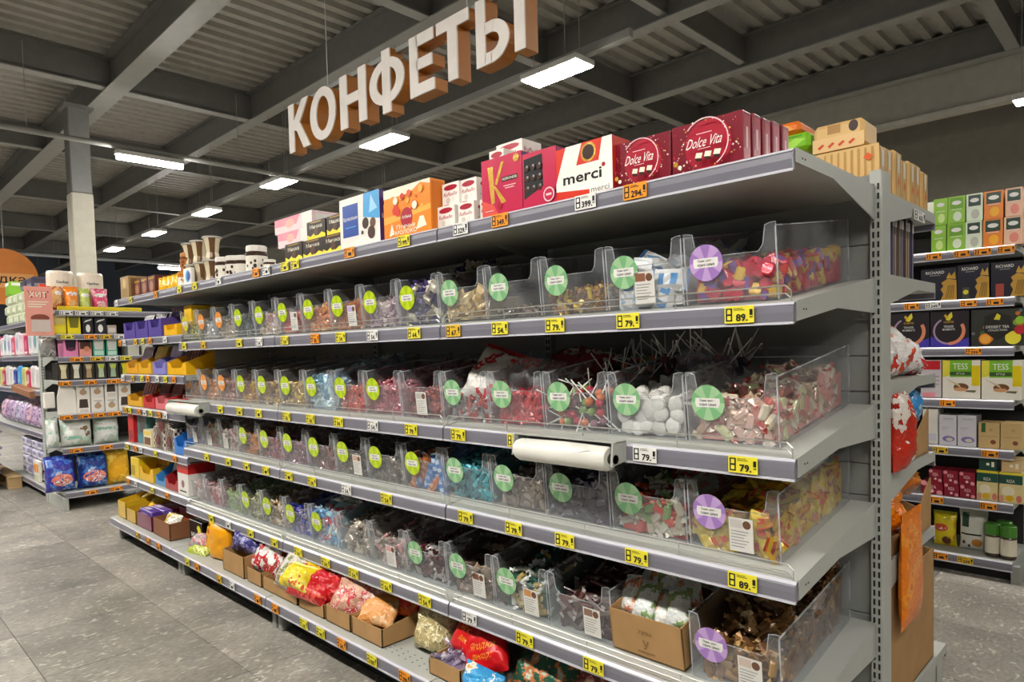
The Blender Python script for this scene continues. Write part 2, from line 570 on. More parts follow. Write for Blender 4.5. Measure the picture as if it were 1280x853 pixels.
# column under the girder
mb = MB()
CW = mat('#bdb7a6', 0.6); 
mb.cbox(-0.12, -0.12, 0, 0.12, 0.12, 3.40, CW, 0.012)
mb.cbox(-0.115, -0.115, 3.40, 0.115, 0.115, 4.47, BEAMM, 0.012)
mb.box(-0.16, -0.16, 4.43, 0.16, 0.16, 4.47, BEAMM)
colm = mb.build('trim_1', None, (-9.2, 0.22, 0)); struct(colm, 'square column painted cream below and grey above')

# walls: rear bulkhead with a ledge, the far end
mb = MB()
mb.box(-27, 7.42, 4.05, 7, 7.52, 4.95, mat('#b9b5a8', 0.7))
struct(mb.build('wall_back'), 'plain grey bulkhead below the rear roof beam')
mb = MB().box(-27, 7.36, 3.99, 7, 7.52, 4.05, mat('#cfccc0', 0.6))
struct(mb.build('trim_2'), 'pale ledge along the bottom of the bulkhead')
mb = MB().box(-27, 8.6, 0, 7, 8.75, 5.0, mat('#938e81', 0.75))
struct(mb.build('wall_rear'), 'dark grey rear wall under the bulkhead')
mb = MB().box(-27, -7, 0, -26.8, 9, 5.0, mat('#6a7486', 0.7))  # bluish cast of the cool light put into the wall colour
struct(mb.build('wall_far'), 'dark wall at the far end of the shop, cool light painted as bluish colour')

# ------------------------------------------------------------------ lamps, tracks, pipes
PIPE = mat('#9b9a95', 0.4, 0.2)
def pipe(name, label, p0, p1, r, m=PIPE, hang=(), cat='pipe'):
    mb = MB().tube(p0, p1, r, m, 10)
    o = mb.build(name, None)
    tag(o, label, cat)
    for k in hang:
        p = Vector(p0).lerp(Vector(p1), k)
        MB().tube(p, (p.x, p.y, 4.5), 0.004, BEAML, 6).build('hanger_rod', o)
    return o
def panel_lamp(x, y, z, label, lx=0.60, ly=0.24, hang=4.5, group='panel lamps on the shop ceiling'):
    o = thing('ceiling_lamp', label, 'lamp', (x, y, z), 0, group)
    MB().cbox(-lx / 2, -ly / 2, 0.004, lx / 2, ly / 2, 0.05, WHITE, 0.006).build('housing', o)
    MB().box(-lx / 2 + .012, -ly / 2 + .012, -0.004, lx / 2 - .012, ly / 2 - .012, 0.006, emit((1.0, 0.965, 0.90), LAMP)).build('diffuser', o)
    for s in (-1, 1):
        MB().tube((s * lx * .4, 0, .05), (s * lx * .4, 0, hang - z), 0.0035, BEAML, 6).build('suspension_wire', o)
    return o
rear = [(-3.0, 'nearest of the bright panel lamps, right of the hanging letter sign'), (-5.4, 'bright panel lamp below the middle of the hanging letter sign'),
        (-10.1, 'panel lamp above the far end of the candy shelving'), (-12.45, 'far panel lamp above the grey pipe beyond the shelving'),
        (-14.8, 'furthest panel lamp of the row beside the column')]
for x, lb in rear:
    panel_lamp(x, 2.13, 3.55, lb)
panel_lamp(-7.63, 3.5, 3.55, 'panel lamp half hidden behind the blue and white chocolate box')
panel_lamp(-0.23, 5.95, 3.55, 'panel lamp at the right edge under the bulkhead ledge')
panel_lamp(-19.2, 0.3, 3.55, 'distant round-looking lamp beside the cotton pad packs', 0.7, 0.5)
for x in (1.8, -0.6, -7.75):
    panel_lamp(x, 2.13, 3.55, 'panel lamp of the rear aisle row out of view')
for x in (4.0, 1.6, -0.8, -3.2, -5.6, -8.0, -10.4, -12.8, -15.2):
    panel_lamp(x, -2.85, 3.55, 'panel lamp over the front aisle out of view', 1.2, 0.24, group='panel lamps over the front aisle')
for x in (3.0, -5.6, -10.4):
    panel_lamp(x, 5.95, 3.55, 'panel lamp over the rear wall aisle out of view', 0.6, 0.24, group='panel lamps over the rear wall aisle')
def tube_lamp(x, y0, y1, z, label):
    o = thing('tube_lamp', label, 'lamp', (x, (y0 + y1) / 2, z), 0, 'tube lamps on the cross pipes')
    L = (y1 - y0) / 2
    MB().cbox(-.045, -L, .02, .045, L, .07, WHITE, .005).build('housing', o)
    MB().tube((0, -L + .01, .0), (0, L - .01, .0), .032, emit((1.0, 0.975, 0.93), LAMP * 1.3), 10).build('light_tube', o)
    for s in (-.7, .7):
        MB().tube((0, s * L, .07), (-.045, s * L, .12), .006, BEAML, 6).build('bracket', o)
tube_lamp(-7.50, 0.16, 0.85, 3.5, 'short tube lamp hanging under the grey cross pipe near the column')
tube_lamp(-16.9, 3.65, 4.6, 3.5, 'distant tube lamp above the yellow snack packs')
pipe('cross_pipe', 'pale grey pipe running across the aisle above the tube lamp', (-7.55, -7, 3.62), (-7.55, 7.2, 3.62), 0.028, BEAML, (.2, .45, .6, .75))
pipe('cross_pipe', 'distant pale pipe across the shop behind the column', (-16.8, -7, 3.6), (-16.8, 7.2, 3.6), 0.035, mat('#c9cfd8', .4), (.3, .6))
o = MB().cbox(-27, 2.22, 3.66, -2.35, 2.27, 3.73, BEAML, .004).build('lamp_track'); tag(o, 'long grey lamp track above the row of panel lamps', 'track')
for k in range(9):
    MB().tube((-3 - k * 2.4, 2.245, 3.73), (-3 - k * 2.4, 2.245, 4.5), .004, BEAML, 6).build('hanger_rod', o)

# ------------------------------------------------------------------ hanging letter sign
SIGNW = card('#e9e2da'); SIGNO = mat('#a8681c', 0.55)
sign = thing('hanging_sign', 'hanging sign of white letters with orange sides above the shelving', 'sign', (-2.33, 0.0, 2.58))
def ell(cx, cz, rx, rz, a0=0, a1=360, n=28):
    return [(cx + rx * math.cos(math.radians(a0 + (a1 - a0) * i / n)), cz + rz * math.sin(math.radians(a0 + (a1 - a0) * i / n))) for i in range(n + (0 if a1 - a0 == 360 else 1))]
def ring_quads(o, i_, closed):
    n = len(o)
    return [[o[k], o[(k + 1) % n], i_[(k + 1) % n], i_[k]] for k in range(n if closed else n - 1)]
def rc(a, b, c, d):
    return [(a, b), (c, b), (c, d), (a, d)]
GLY = {
 'К': [rc(0, 0, .27, 1), [(.20, .46), (.40, .40), (1.0, 1), (.70, 1), (.20, .56)], [(.34, .50), (.52, .60), (1.04, 0), (.72, 0)]],
 'О': ring_quads(ell(.5, .5, .5, .515), ell(.5, .5, .25, .34), True),
 'Н': [rc(0, 0, .28, 1), rc(.72, 0, 1, 1), rc(.26, .42, .74, .60)],
 'Ф': ring_quads(ell(.5, .5, .5, .40), ell(.5, .5, .28, .24), True) + [rc(.385, -.05, .615, 1.05)],
 'Е': [rc(0, 0, .33, 1), rc(.3, .81, 1, 1), rc(.3, .42, .92, .60), rc(.3, 0, 1, .19)],
 'Т': [rc(0, .81, 1, 1), rc(.355, 0, .645, .82)],
 'Ы': [rc(0, 0, .20, 1), rc(.80, 0, 1, 1), rc(.19, 0, .33, .17), rc(.19, .45, .33, .62)] + ring_quads(ell(.32, .31, .37, .31, -90, 90, 16), ell(.32, .31, .17, .14, -90, 90, 16), False),
}
LET = [('К', -3.335, -3.09), ('О', -3.075, -2.79), ('Н', -2.745, -2.487), ('Ф', -2.455, -2.15), ('Е', -2.105, -1.916), ('Т', -1.895, -1.668), ('Ы', -1.622, -1.326)]
for ch, xa, xb in LET:
    bodyb, faceb = MB(), MB()
    for kq, poly in enumerate(GLY[ch]):
        e = .0012 * (kq % 5 if ch in 'КФ' and len(GLY[ch]) < 5 else (1 if kq == len(GLY[ch]) - 1 else 0))
        pp = [(xa + 2.33 + q[0] * (xb - xa), q[1] * .29) for q in poly]
        bodyb.prism(pp, -.045, .030 + e, SIGNO, 'y')
        faceb.prism(pp, -.052 - e, -.045, SIGNW, 'y')
    body = bodyb.build('letter', sign)
    faceb.build('letter_face', body)
MB().box(-1.03, -0.012, 0.288, 1.05, 0.012, 0.312, GREYD).build('hanging_bar', sign)
for x in (-0.62, 0.60):
    MB().tube((x, 0, 0.31), (x, 0, 2.2), 0.0025, RAILLT, 6).build('suspension_wire', sign)

# ------------------------------------------------------------------ shelving
def slots_mesh(z0, z1):
    mb = MB()
    z = z0
    while z < z1:
        for x in (-0.0085, 0.0045):
            mb.box(x, -0.0425, z, x + 0.005, -0.039, z + 0.017, DARK)
        z += 0.0272
    return mb.mesh('slots')
SLOTS = slots_mesh(0.1, 1.76)
POST = MB().cbox(-0.017, -0.04, 0.0, 0.017, 0.04, 1.815, GREY, 0.003).mesh('post')
PERF = None
def rail_mesh(W, h=0.048):
    mb = MB()
    mb.prism([(0, -.001), (-.006, -.001), (-.0135, -.010), (-.0150, -h * .5), (-.0135, -h + .004), (0, -h)], -W + .004, -.004, RAIL, 'x')
    mb.prism([(0, .0), (-.007, .0), (-.0125, -.006), (-.006, -.006)], -W + .004, -.004, RAILLT, 'x')
    mb.box(-W + .004, -0.0165, -h - .003, -.004, -0.010, -h + .003, RAILLT)
    return mb.mesh('price_rail')
def guard_mesh(W):
    mb = MB()
    r = 0.0017
    for z in (0.038, 0.020):
        mb.tube((-W + .025, 0, z), (-.025, 0, z), r, WIRE, 6)
    for x, s in ((-W + .012, 1), (-.012, -1)):
        mb.tube((x, .003, -.004), (x, 0, .026), r, WIRE, 6)
        mb.tube((x, 0, .026), (x + s * .013, 0, .038), r, WIRE, 6)
        mb.tube((x, .003, .008), (x + s * .013, 0, .020), r, WIRE, 6)
    for k in range(1, 4):
        mb.tube((-W * k / 4, 0.004, -.004), (-W * k / 4, 0, .038), r, WIRE, 6)
    return mb.mesh('wire_guard')
CACHE = {}
def cached(key, fn):
    if key not in CACHE:
        CACHE[key] = fn()
    return CACHE[key]
def shelf_parts(root, W, z, yf, yb, rise=0.0, guard=False, bracket='plain', rail=True, rim=0.03):
    """one shelf: plate, brackets at both ends, price rail and wire guard as its pieces"""
    def plate():
        mb = MB()
        mb.prism([(yf, 0), (yb, rise), (yb, rise - rim), (yf, -rim)], -W + .002, -.002, GREY, 'x')
        return mb.mesh('shelf')
    s = link('shelf', cached(('pl', W, yf, yb, rise), plate), root, (0, 0, z))
    def brk():
        mb = MB()
        if rise:
            poly = [(yf, 0.003), (yb, rise + .003), (yb, rise - .098), (yf + .26, -.008), (yf, -.044)]
        else:
            poly = [(yf, 0.003), (yb, .003), (yb, -.095), (yf + .23, -.03), (yf, -.03)]
        mb.prism(poly, -.003, 0.0, GREY, 'x')
        for yy in (yf + .035, yf + .05):
            mb.box(-.001, yy, -.018, .0006, yy + .006, -.014, DARK)
        return mb.mesh('bracket')
    bm = cached(('br', yf, yb, rise), brk)
    link('bracket', bm, s, (-0.001, 0, 0)); link('bracket', bm, s, (-W + .004, 0, 0))
    if rail:
        link('price_rail', cached(('rail', W), lambda: rail_mesh(W)), s, (0, yf, 0))
    if guard:
        link('wire_guard', cached(('gd', W), lambda: guard_mesh(W)), s, (0, yf - .006, 0))
    return s
def back_panels(root, W, seams, y=0.0, m=PANEL):
    for a, b in zip(seams[:-1], seams[1:]):
        link('back_panel', cached(('bp', W, round(b - a, 4), m.name, y), lambda: MB().cbox(-W + .017, y - .016, 0.001, -.017, y + .016, b - a - .001, m, .002).mesh('back_panel')), root, (0, 0, a))
def posts(root, xs, H=1.815):
    for x in xs:
        if H == 1.815:
            p = link('post', POST, root, (x, 0, 0))
            link('slots', SLOTS, p)['kind'] = 'stuff'
        else:
            link('post', cached(('post', H), lambda: MB().cbox(-0.02, -0.04, 0, 0.02, 0.04, H, GREY, .003).mesh('post')), root, (x, 0, 0))

ZS = {2: 1.4252, 3: 1.065, 4: 0.780, 5: 0.426}
YF = -0.60
SEC = 1.25
SEAMS = [0.14, 0.52, 0.875, 0.97, 1.182, 1.287, 1.61, 1.81]
NTH = ['nearest', 'second', 'third', 'furthest']
for k in range(4):
    u = thing('shelving_unit', '%s of the four grey shelving units under the candy sign' % (['nearest', 'second nearest', 'third nearest', 'furthest'][k]), 'shelving', (-SEC * k, 0, 0), 0, 'candy gondola units')
    posts(u, [0] if k < 3 else [0, -SEC])
    back_panels(u, SEC, SEAMS)
    shelf_parts(u, SEC, 1.7682, YF, -0.042)
    if k < 3:
        for n in (2, 3, 4, 5):
            shelf_parts(u, SEC, ZS[n], YF, -0.042, 0.083, True)
    else:
        for z in (1.475, 1.22, 0.983, 0.712, 0.452):
            shelf_parts(u, SEC, z, YF + .02, -0.042, 0.0, False)
    # base: deck, kick plate, feet
    s = shelf_parts(u, SEC, 0.170, -0.70, -0.042)
    MB().box(-SEC + .01, -0.60, 0.0, -.01, -0.58, 0.13, mat('#3b3a38', .6)).build('kick_plate', u)
    if k in (0, 1):
        mb = MB()
        for i in range(28):
            for j in range(3):
                mb.box(-.04 - i * .043, -.66 + j * .022, .1702, -.035 - i * .043, -.655 + j * .022, .1708, DARK)
        mb.build('perforation', u)['kind'] = 'stuff'
    for x in (-0.03, -SEC + .03):
        MB().cbox(x - .02, -0.66, 0, x + .02, -.05, 0.10, GREYD, .004).build('foot', u)

# rear side of the nearest unit
ru = thing('shelving_unit', 'rear side of the candy gondola with flat shelves facing the tea aisle', 'shelving', (-SEC, 0, 0), math.pi)
for z in (1.525, 1.205, 0.925, 0.655):
    shelf_parts(ru, SEC, z, -0.63, -0.042)
shelf_parts(ru, SEC, 1.7682, -0.63, -0.042)
shelf_parts(ru, SEC, 0.165, -0.80, -0.042)
MB().box(-SEC + .01, -.70, 0, -.01, -.68, .13, mat('#6a6965', .6)).build('kick_plate', ru)
for x in (-0.03, -SEC + .03):
    MB().cbox(x - .02, -0.78, 0, x + .02, -.05, 0.12, GREY, .004).build('foot', ru)

# ------------------------------------------------------------------ price tags
TAGN = {}
def price_tag(x, y, z, w, h, m, txt, label, rotz=0.0, tilt=0.0, grp='price tags'):
    key = ('tag', round(w, 3), round(h, 3), m.name)
    me = cached(key, lambda: MB().cbox(-w / 2, -.0012, -h / 2, w / 2, .0008, h / 2, m, .0004).mesh('price_tag'))
    o = link('price_tag', me, None, (x, y, z), (tilt, 0, rotz))
    tag(o, label, 'price tag', grp)
    prims = []
    prims.append(('r', .05, .12, .27, .88, BLACK)); prims.append(('r', .10, .2, .22, .44, m)); prims.append(('r', .1, .55, .22, .8, m))
    for q in range(2):
        prims.append(('r', .32, .84 - q * .09, .62 + .2 * ((q * 7) % 3) / 3,   .87 - q * .09, BLACK))
    prims.append(('r', .86, .3, .96, .36, BLACK)); prims.append(('r', .86, .44, .96, .78, BLACK)); 
    if txt:
        prims.append(('t', txt, .60, .32, .44, BLACK, .40 if len(txt) < 4 else .5, .03))
    else:
        prims.append(('r', .42, .16, .74, .5, BLACK))
    pm = cached(('tagp', key, txt), lambda: decals('tag_print', None, (-w / 2, -.0014, -h / 2), (w, 0, 0), (0, 0, h), prims, .0003).data)
    for ob in [q for q in col.objects if q.data is pm and q.parent is None]:
        bpy.data.objects.remove(ob)
    link('tag_print', pm, o)
    return o
ORD = {1: 'top', 2: 'second', 3: 'third', 4: 'fourth', 5: 'fifth', 6: 'bottom'}
TAGW = {'y': ('yellow', YEL), 'o': ('orange', ORA), 'w': ('white', WHITE), 'd': ('amber', YELD)}
tags_main = {
 1: [((-0.418,1.737), 'o', '294.'), ((-0.585,1.737), 'w', '399.'), ((-0.93,1.734), 'o', '349.'), ((-1.119,1.732), 'w', '329.'), ((-1.438,1.731), 'y', '199.'), ((-1.807,1.732), 'o', ''),
     ((-2.26,1.74), 'y', ''), ((-2.359,1.739), 'y', ''), ((-2.545,1.735), 'w', ''), ((-2.657,1.737), 'o', ''), ((-3.111,1.741), 'w', ''), ((-3.447,1.743), 'y', ''), ((-3.683,1.748), 'y', '')],
 2: [((-0.13,1.399), 'y', '89.'), ((-0.448,1.399), 'y', '79.'), ((-0.709,1.391), 'y', '79.'), ((-0.943,1.388), 'y', '54.'), ((-1.172,1.385), 'd', '67.'), ((-1.393,1.389), 'y', '64.'), ((-1.662,1.387), 'w', '54.'),
     ((-1.897,1.387), 'y', '54.'), ((-2.108,1.389), 'o', '56.'), ((-2.388,1.389), 'y', '54.'), ((-2.654,1.388), 'w', '54.'), ((-2.884,1.389), 'y', ''), ((-3.358,1.394), 'd', ''), ((-3.65,1.396), 'y', '')],
 3: [((-0.125,1.038), 'y', '79.'), ((-0.402,1.036), 'w', '79.'), ((-0.884,1.037), 'y', '79.'), ((-1.162,1.035), 'y', '79.'), ((-1.43,1.039), 'y', '79.'), ((-1.682,1.042), 'w', '54.'), ((-1.939,1.047), 'y', '54.'),
     ((-2.175,1.055), 'y', '54.'), ((-2.399,1.059), 'y', '56.'), ((-2.692,1.066), 'y', ''), ((-2.916,1.064), 'y', ''), ((-3.161,1.063), 'y', '')],
 4: [((-0.13,0.76), 'y', '89.'), ((-0.434,0.759), 'y', '79.'), ((-0.69,0.767), 'y', '79.'), ((-0.904,0.763), 'y', '79.'), ((-1.136,0.764), 'y', '79.'), ((-1.605,0.761), 'y', '54.'), ((-1.895,0.766), 'w', '54.'), ((-2.183,0.763), 'y', '54.'),
     ((-2.4,0.768), 'y', ''), ((-2.639,0.77), 'y', ''), ((-2.858,0.768), 'y', ''), ((-3.087,0.767), 'y', ''), ((-3.382,0.771), 'y', '')],
 5: [((-0.591,0.411), 'y', '79.'), ((-0.867,0.409), 'y', '79.'), ((-1.131,0.404), 'w', '79.'), ((-1.38,0.409), 'y', '54.'), ((-1.626,0.404), 'y', '56.'), ((-1.863,0.408), 'y', '54.'), ((-2.089,0.41), 'y', '54.'), ((-2.336,0.402), 'y', '54.'), ((-2.577,0.404), 'y', ''), ((-2.845,0.406), 'y', ''), ((-3.123,0.407), 'w', ''), ((-3.354,0.402), 'y', '')],
 6: [((-1.383,0.152), 'o', '299.'), ((-1.593,0.15), 'y', '109.'), ((-1.811,0.149), 'o', '54.'), ((-1.976,0.147), 'y', '99.'), ((-2.12,0.143), 'y', '34.'), ((-2.389,0.146), 'o', ''), ((-2.571,0.155), 'o', ''), ((-2.864,0.152), 'w', ''), ((-3.025,0.15), 'd', ''), ((-3.331,0.155), 'o', ''), ((-3.475,0.154), 'y', ''), ((-3.952,0.159), 'o', ''), ((-4.146,0.155), 'o', ''), ((-4.367,0.158), 'd', '')]}

# ------------------------------------------------------------------ candy bins
PITCH = 0.2535; BW = 0.247; SL = 0.083 / 0.558
def zshelf(n, y):
    return ZS[n] + (y - YF) * SL
# bin geometry in a frame whose origin is the front lower right corner of the shelf position (y = YF, z = ZS)
def sl(y):
    return (y - YF) * SL
YB0, YT0, YBK = -0.540, -0.556, -0.062      # front bottom, front top, back
HB = 0.175
def bin_side():
    mb = MB()
    poly = [(YB0, sl(YB0) + .004), (YBK, sl(YBK) + .004), (YBK, sl(YBK) + HB), (YT0, sl(YT0) + HB + .004)]
    mb.prism(poly, -.0012, .0012, ACRYLIC, 'x')
    # polished edges
    a, b = poly[3], poly[2]
    mb.prism([(a[0], a[1]), (b[0], b[1]), (b[0], b[1] + .003), (a[0], a[1] + .003)], -.0016, .0016, ACRYLIC_EDGE, 'x')
    a, b = poly[0], poly[3]
    mb.prism([(a[0], a[1]), (b[0], b[1]), (b[0] - .003, b[1]), (a[0] - .003, a[1])], -.0016, .0016, ACRYLIC_EDGE, 'x')
    a, b = poly[1], poly[2]
    mb.prism([(a[0], a[1]), (b[0], b[1]), (b[0] + .003, b[1]), (a[0] + .003, a[1])], -.0016, .0016, ACRYLIC_EDGE, 'x')
    return mb.mesh('side_panel')
def front_pt(x, h, off=0.0):
    """point on the sloping front panel, h = height above the shelf"""
    z0 = sl(YB0) + .004; z1 = sl(YT0) + HB + .004
    t = h / (z1 - z0)
    y = YB0 + (YT0 - YB0) * t
    return (x, y - off, z0 + h)
FH = 0.118; EAR = 0.034
def bin_front():
    mb = MB()
    W = BW
    prof = [(-W, 0), (0, 0), (0, .182), (-.012, .182), (-EAR * .8, .178), (-EAR, FH + .014), (-EAR - .012, FH), (-W + EAR + .012, FH), (-W + EAR, FH + .014), (-W + EAR * .8, .178), (-W + .012, .182), (-W, .182)]
    out = [front_pt(x, h, .0025) for x, h in prof]; inn = [front_pt(x, h, .0) for x, h in prof]
    n = len(prof)
    # split into a lower plate and two ears so every face is convex
    for idx in ([0, 1, 6, 7], [1, 2, 3, 4, 5, 6], [0, 7, 8, 9, 10, 11]):
        vs = [out[i] for i in idx] + [inn[i] for i in idx]; k = len(idx)
        mb.add(vs, [tuple(range(k)), tuple(range(k, 2 * k))[::-1]], ACRYLIC)
    mb.add(out + inn, [(i, (i + 1) % n, n + (i + 1) % n, n + i) for i in range(n)], ACRYLIC_EDGE)
    # thin bright lips along the notch
    for i in range(2, 11):
        mb.tube(out[i], out[i + 1] if i + 1 < n else out[0], .0011, ACRYLIC_EDGE, 5)
    return mb.mesh('front_panel')
def bin_base():
    mb = MB()
    mb.prism([(YB0, sl(YB0) + .001), (YBK, sl(YBK) + .001), (YBK, sl(YBK) + .004), (YB0, sl(YB0) + .004)], -BW, 0, ACRYLIC, 'x')
    mb.prism([(YBK, sl(YBK) + .004), (YBK + .0025, sl(YBK) + .004), (YBK + .0025, sl(YBK) + HB), (YBK, sl(YBK) + HB)], -BW, 0, ACRYLIC, 'x')
    return mb.mesh('base_panel')
SIDE, FRONT, BASE = bin_side(), bin_front(), bin_base()
STK = {'green': ('#a3cb9a', '#7db680'), 'lime': ('#c4d91f', '#a9c61a'), 'purple': ('#c3a0d4', '#a27bbf'), 'orange': ('#f0a04c', '#e58a35'), 'yellow': ('#d9cf3f', '#c8b92e')}
STKMESH = {}
def sticker_meshes(c):
    if c in STKMESH:
        return STKMESH[c]
    a, b = [gloss(q) for q in STK[c]]
    mb = MB()
    R = .0465; n = 40
    tilt = front_pt(0, .1, 0)
    P = lambda u, v, o: front_pt(u, .104 + v, .0032 + o)
    for i in range(n):
        t0 = 2 * math.pi * i / n; t1 = 2 * math.pi * (i + 1) / n
        m = a if (i // 4) % 2 else b
        mb.add([P(0, 0, .0006), P(R * math.cos(t0), R * math.sin(t0), .0006), P(R * math.cos(t1), R * math.sin(t1), .0006)], [(0, 1, 2)], m)
        mb.add([P(R * math.cos(t0), R * math.sin(t0), .0006), P(R * math.cos(t0), R * math.sin(t0), 0), P(R * math.cos(t1), R * math.sin(t1), 0), P(R * math.cos(t1), R * math.sin(t1), .0006)], [(0, 1, 2, 3)], m)
    s = mb.mesh('sticker')
    mb = MB()
    mb.add([P(u, v, .0010) for u, v in ((-.033, -.012), (.030, -.012), (.034, -.002), (.034, .012), (-.034, .012), (-.036, 0))], [(0, 1, 2, 3, 4, 5)], WHITE)
    for txt, vv in (('Один цвет –', .0055), ('одна цена', -.0055)):
        vs, fs, tw, th = text_geo(txt, .012)
        k = .0072 / th
        k2 = min(k, .058 / tw)
        mb.add([P(v[0] * k2, vv + v[1] * k, .0014) for v in vs], fs, BLACK)
    STKMESH[c] = (s, mb.mesh('lettering'))
    return STKMESH[c]
INFO = None
def info_mesh(c):
    mb = MB()
    P = lambda u, v, o: front_pt(u, v, .0030 + o)
    mb.add([P(-.032, .012, .0008), P(.032, .012, .0008), P(.032, .100, .0008), P(-.032, .100, .0008)], [(0, 1, 2, 3)], card('#dcd9d2'))
    mb.add([P(-.028, .074, .0013), P(.004, .074, .0013), P(.004, .096, .0013), P(-.028, .096, .0013)], [(0, 1, 2, 3)], card(c))
    for q in range(6):
        v = .064 - q * .008
        mb.add([P(-.027, v, .0013), P(.02 - .006 * (q % 3), v, .0013), P(.02 - .006 * (q % 3), v + .002, .0013), P(-.027, v + .002, .0013)], [(0, 1, 2, 3)], card('#8a877f'))
    n = 14
    mb.add([P(.016 + .011 * math.cos(2 * math.pi * i / n), .084 + .011 * math.sin(2 * math.pi * i / n), .0013) for i in range(n)], [tuple(range(n))], card('#6b4a35'))
    return mb.mesh('info_card')

# --- candy shapes, each around its own centre
def candy_mesh(shape, m1, m2, s=1.0, seed=0):
    rnd = random.Random(seed)
    mb = MB()
    if shape == 'twist':
        L, r = .017 * s, .0095 * s
        n = 8
        ring = [(-L, .75), (-L * .8, 1), (L * .8, 1), (L, .75)]
        vs = [(x, r * k * math.cos(2 * math.pi * i / n) * 1.15, r * k * math.sin(2 * math.pi * i / n) * .85) for x, k in ring for i in range(n)]
        fs = [(a * n + i, a * n + (i + 1) % n, (a + 1) * n + (i + 1) % n, (a + 1) * n + i) for a in range(3) for i in range(n)] + [tuple(range(n))[::-1], tuple(range(3 * n, 4 * n))]
        mb.add(vs, fs, m1)
        for sg in (-1, 1):
            k = 5
            vs = [(sg * L * .95, 0, 0)]
            for i in range(k):
                a = (i / (k - 1) - .5) * 2.2
                vs.append((sg * (L + .016 * s * math.cos(a)), .017 * s * math.sin(a), (.004 if i % 2 else -.004) * s))
            mb.add(vs, [(0, i + 1, i + 2) for i in range(k - 1)], m2)
    elif shape == 'cube':
        h = .0125 * s
        mb.cbox(-h, -h, -h * .8, h, h, h * .8, m1, .003 * s)
        mb.box(-h * .55, -h * 1.02, -h * .82, h * .55, h * 1.02, h * .82, m2)
    elif shape == 'packet':
        nx, nz = 5, 4
        w, hh, t = .030 * s, .018 * s, .0075 * s
        for sg in (-1, 1):
            vs = []
            for j in range(nz + 1):
                for i in range(nx + 1):
                    u = 2 * i / nx - 1; v = 2 * j / nz - 1
                    e = max(0, 1 - u ** 4) ** .5 * max(0, 1 - v ** 4) ** .5
                    vs.append((u * w, v * hh, sg * t * e * (1 + .3 * rnd.uniform(-1, 1))))
            N = nx + 1
            fs = [(j * N + i, j * N + i + 1, (j + 1) * N + i + 1, (j + 1) * N + i) for j in range(nz) for i in range(nx)]
            for q, f in enumerate(fs):
                mb.add([vs[i] for i in f], [(0, 1, 2, 3) if sg > 0 else (3, 2, 1, 0)], m2 if (q % nx in (1, 3) and shape == 'packet' and (q // nx) in (1, 2)) else m1)
        for sg in (-1, 1):
            mb.add([(sg * w, -hh, .001), (sg * (w + .006 * s), -hh, -.002), (sg * (w + .006 * s), hh, .002), (sg * w, hh, -.001)], [(0, 1, 2, 3)], m2)
    elif shape == 'stick':
        L, r = .034 * s, .0062 * s
        mb.cbox(-L, -r * 1.2, -r * .7, L, r * 1.2, r * .7, m1, .002)
        for sg in (-1, 1):
            mb.add([(sg * L, -.006, 0), (sg * (L + .012), -.010, .002), (sg * (L + .012), .010, -.002), (sg * L, .006, 0)], [(0, 1, 2, 3)], m2)
    elif shape == 'lolly':
        mb.tube((0, 0, 0), (.095 * s, 0, 0), .0021, m2, 6)
        n = 10
        prof = [(.0135 * math.sin(math.pi * i / 6) + .0004, -.0135 * math.cos(math.pi * i / 6)) for i in range(7)]
        mb.lathe(prof, m1, n, Matrix.Rotation(math.pi / 2, 4, 'Y'))
    elif shape == 'cup':
        prof = [(.012 * s, -.008 * s), (.018 * s, .004 * s), (.0195 * s, .0055 * s), (.017 * s, .009 * s), (.006 * s, .012 * s)]
        mb.lathe(prof, m1, 12)
    elif shape == 'ball':
        prof = [(.013 * s * math.sin(math.pi * i / 6) + .0003, -.013 * s * math.cos(math.pi * i / 6)) for i in range(7)]
        mb.lathe(prof, m1, 10)
        mb.add([(.0, -.004, .012 * s), (.012, -.012, .022 * s), (-.010, -.010, .024 * s), (-.01, .012, .022 * s), (.012, .01, .024 * s)], [(0, 1, 2), (0, 3, 4)], m2)
    return mb.mesh('candy')

def pile_points(x0, w, hf, hb, rnd, nx, ny, nf, side=False, jit=1.0, lump=.02):
    """centres of candies over the heap's top, along its clear front and, if asked, its right side"""
    pts = []
    off = rnd.random() * 40
    H = lambda u, t: (hf + (hb - hf) * t) + lump * noise.noise(Vector((u * 3 + off, t * 4, 0))) - .01 * abs(2 * u - 1)
    for j in range(ny):
        for i in range(nx):
            u = (i + .5 + rnd.uniform(-.45, .45) * jit) / nx; t = (j + .5 + rnd.uniform(-.45, .45) * jit) / ny
            y = YB0 + .02 + (YBK - .05 - YB0) * t
            pts.append((x0 - w + .026 + u * (w - .052), y, sl(y) + max(.02, H(u, t)), 't'))
    for j in range(nf):
        for i in range(nx):
            u = (i + .5 + rnd.uniform(-.4, .4)) / nx
            h = .014 + (hf - .018) * (j + rnd.uniform(.2, .8)) / nf
            p = front_pt(x0 - w + .026 + u * (w - .052), h, -.022)
            pts.append((p[0], p[1], p[2], 'f'))
    if side:
        for j in range(nf + 1):
            for i in range(ny):
                t = (i + .5 + rnd.uniform(-.4, .4)) / ny
                y = YB0 - .005 + (YBK - .03 - YB0) * t
                hh = hf + (hb - hf) * t
                h = .018 + (hh - .02) * (j + rnd.uniform(.2, .8)) / (nf + 1)
                pts.append((x0 - .024, y, sl(y) + h, 's'))
    return pts, H
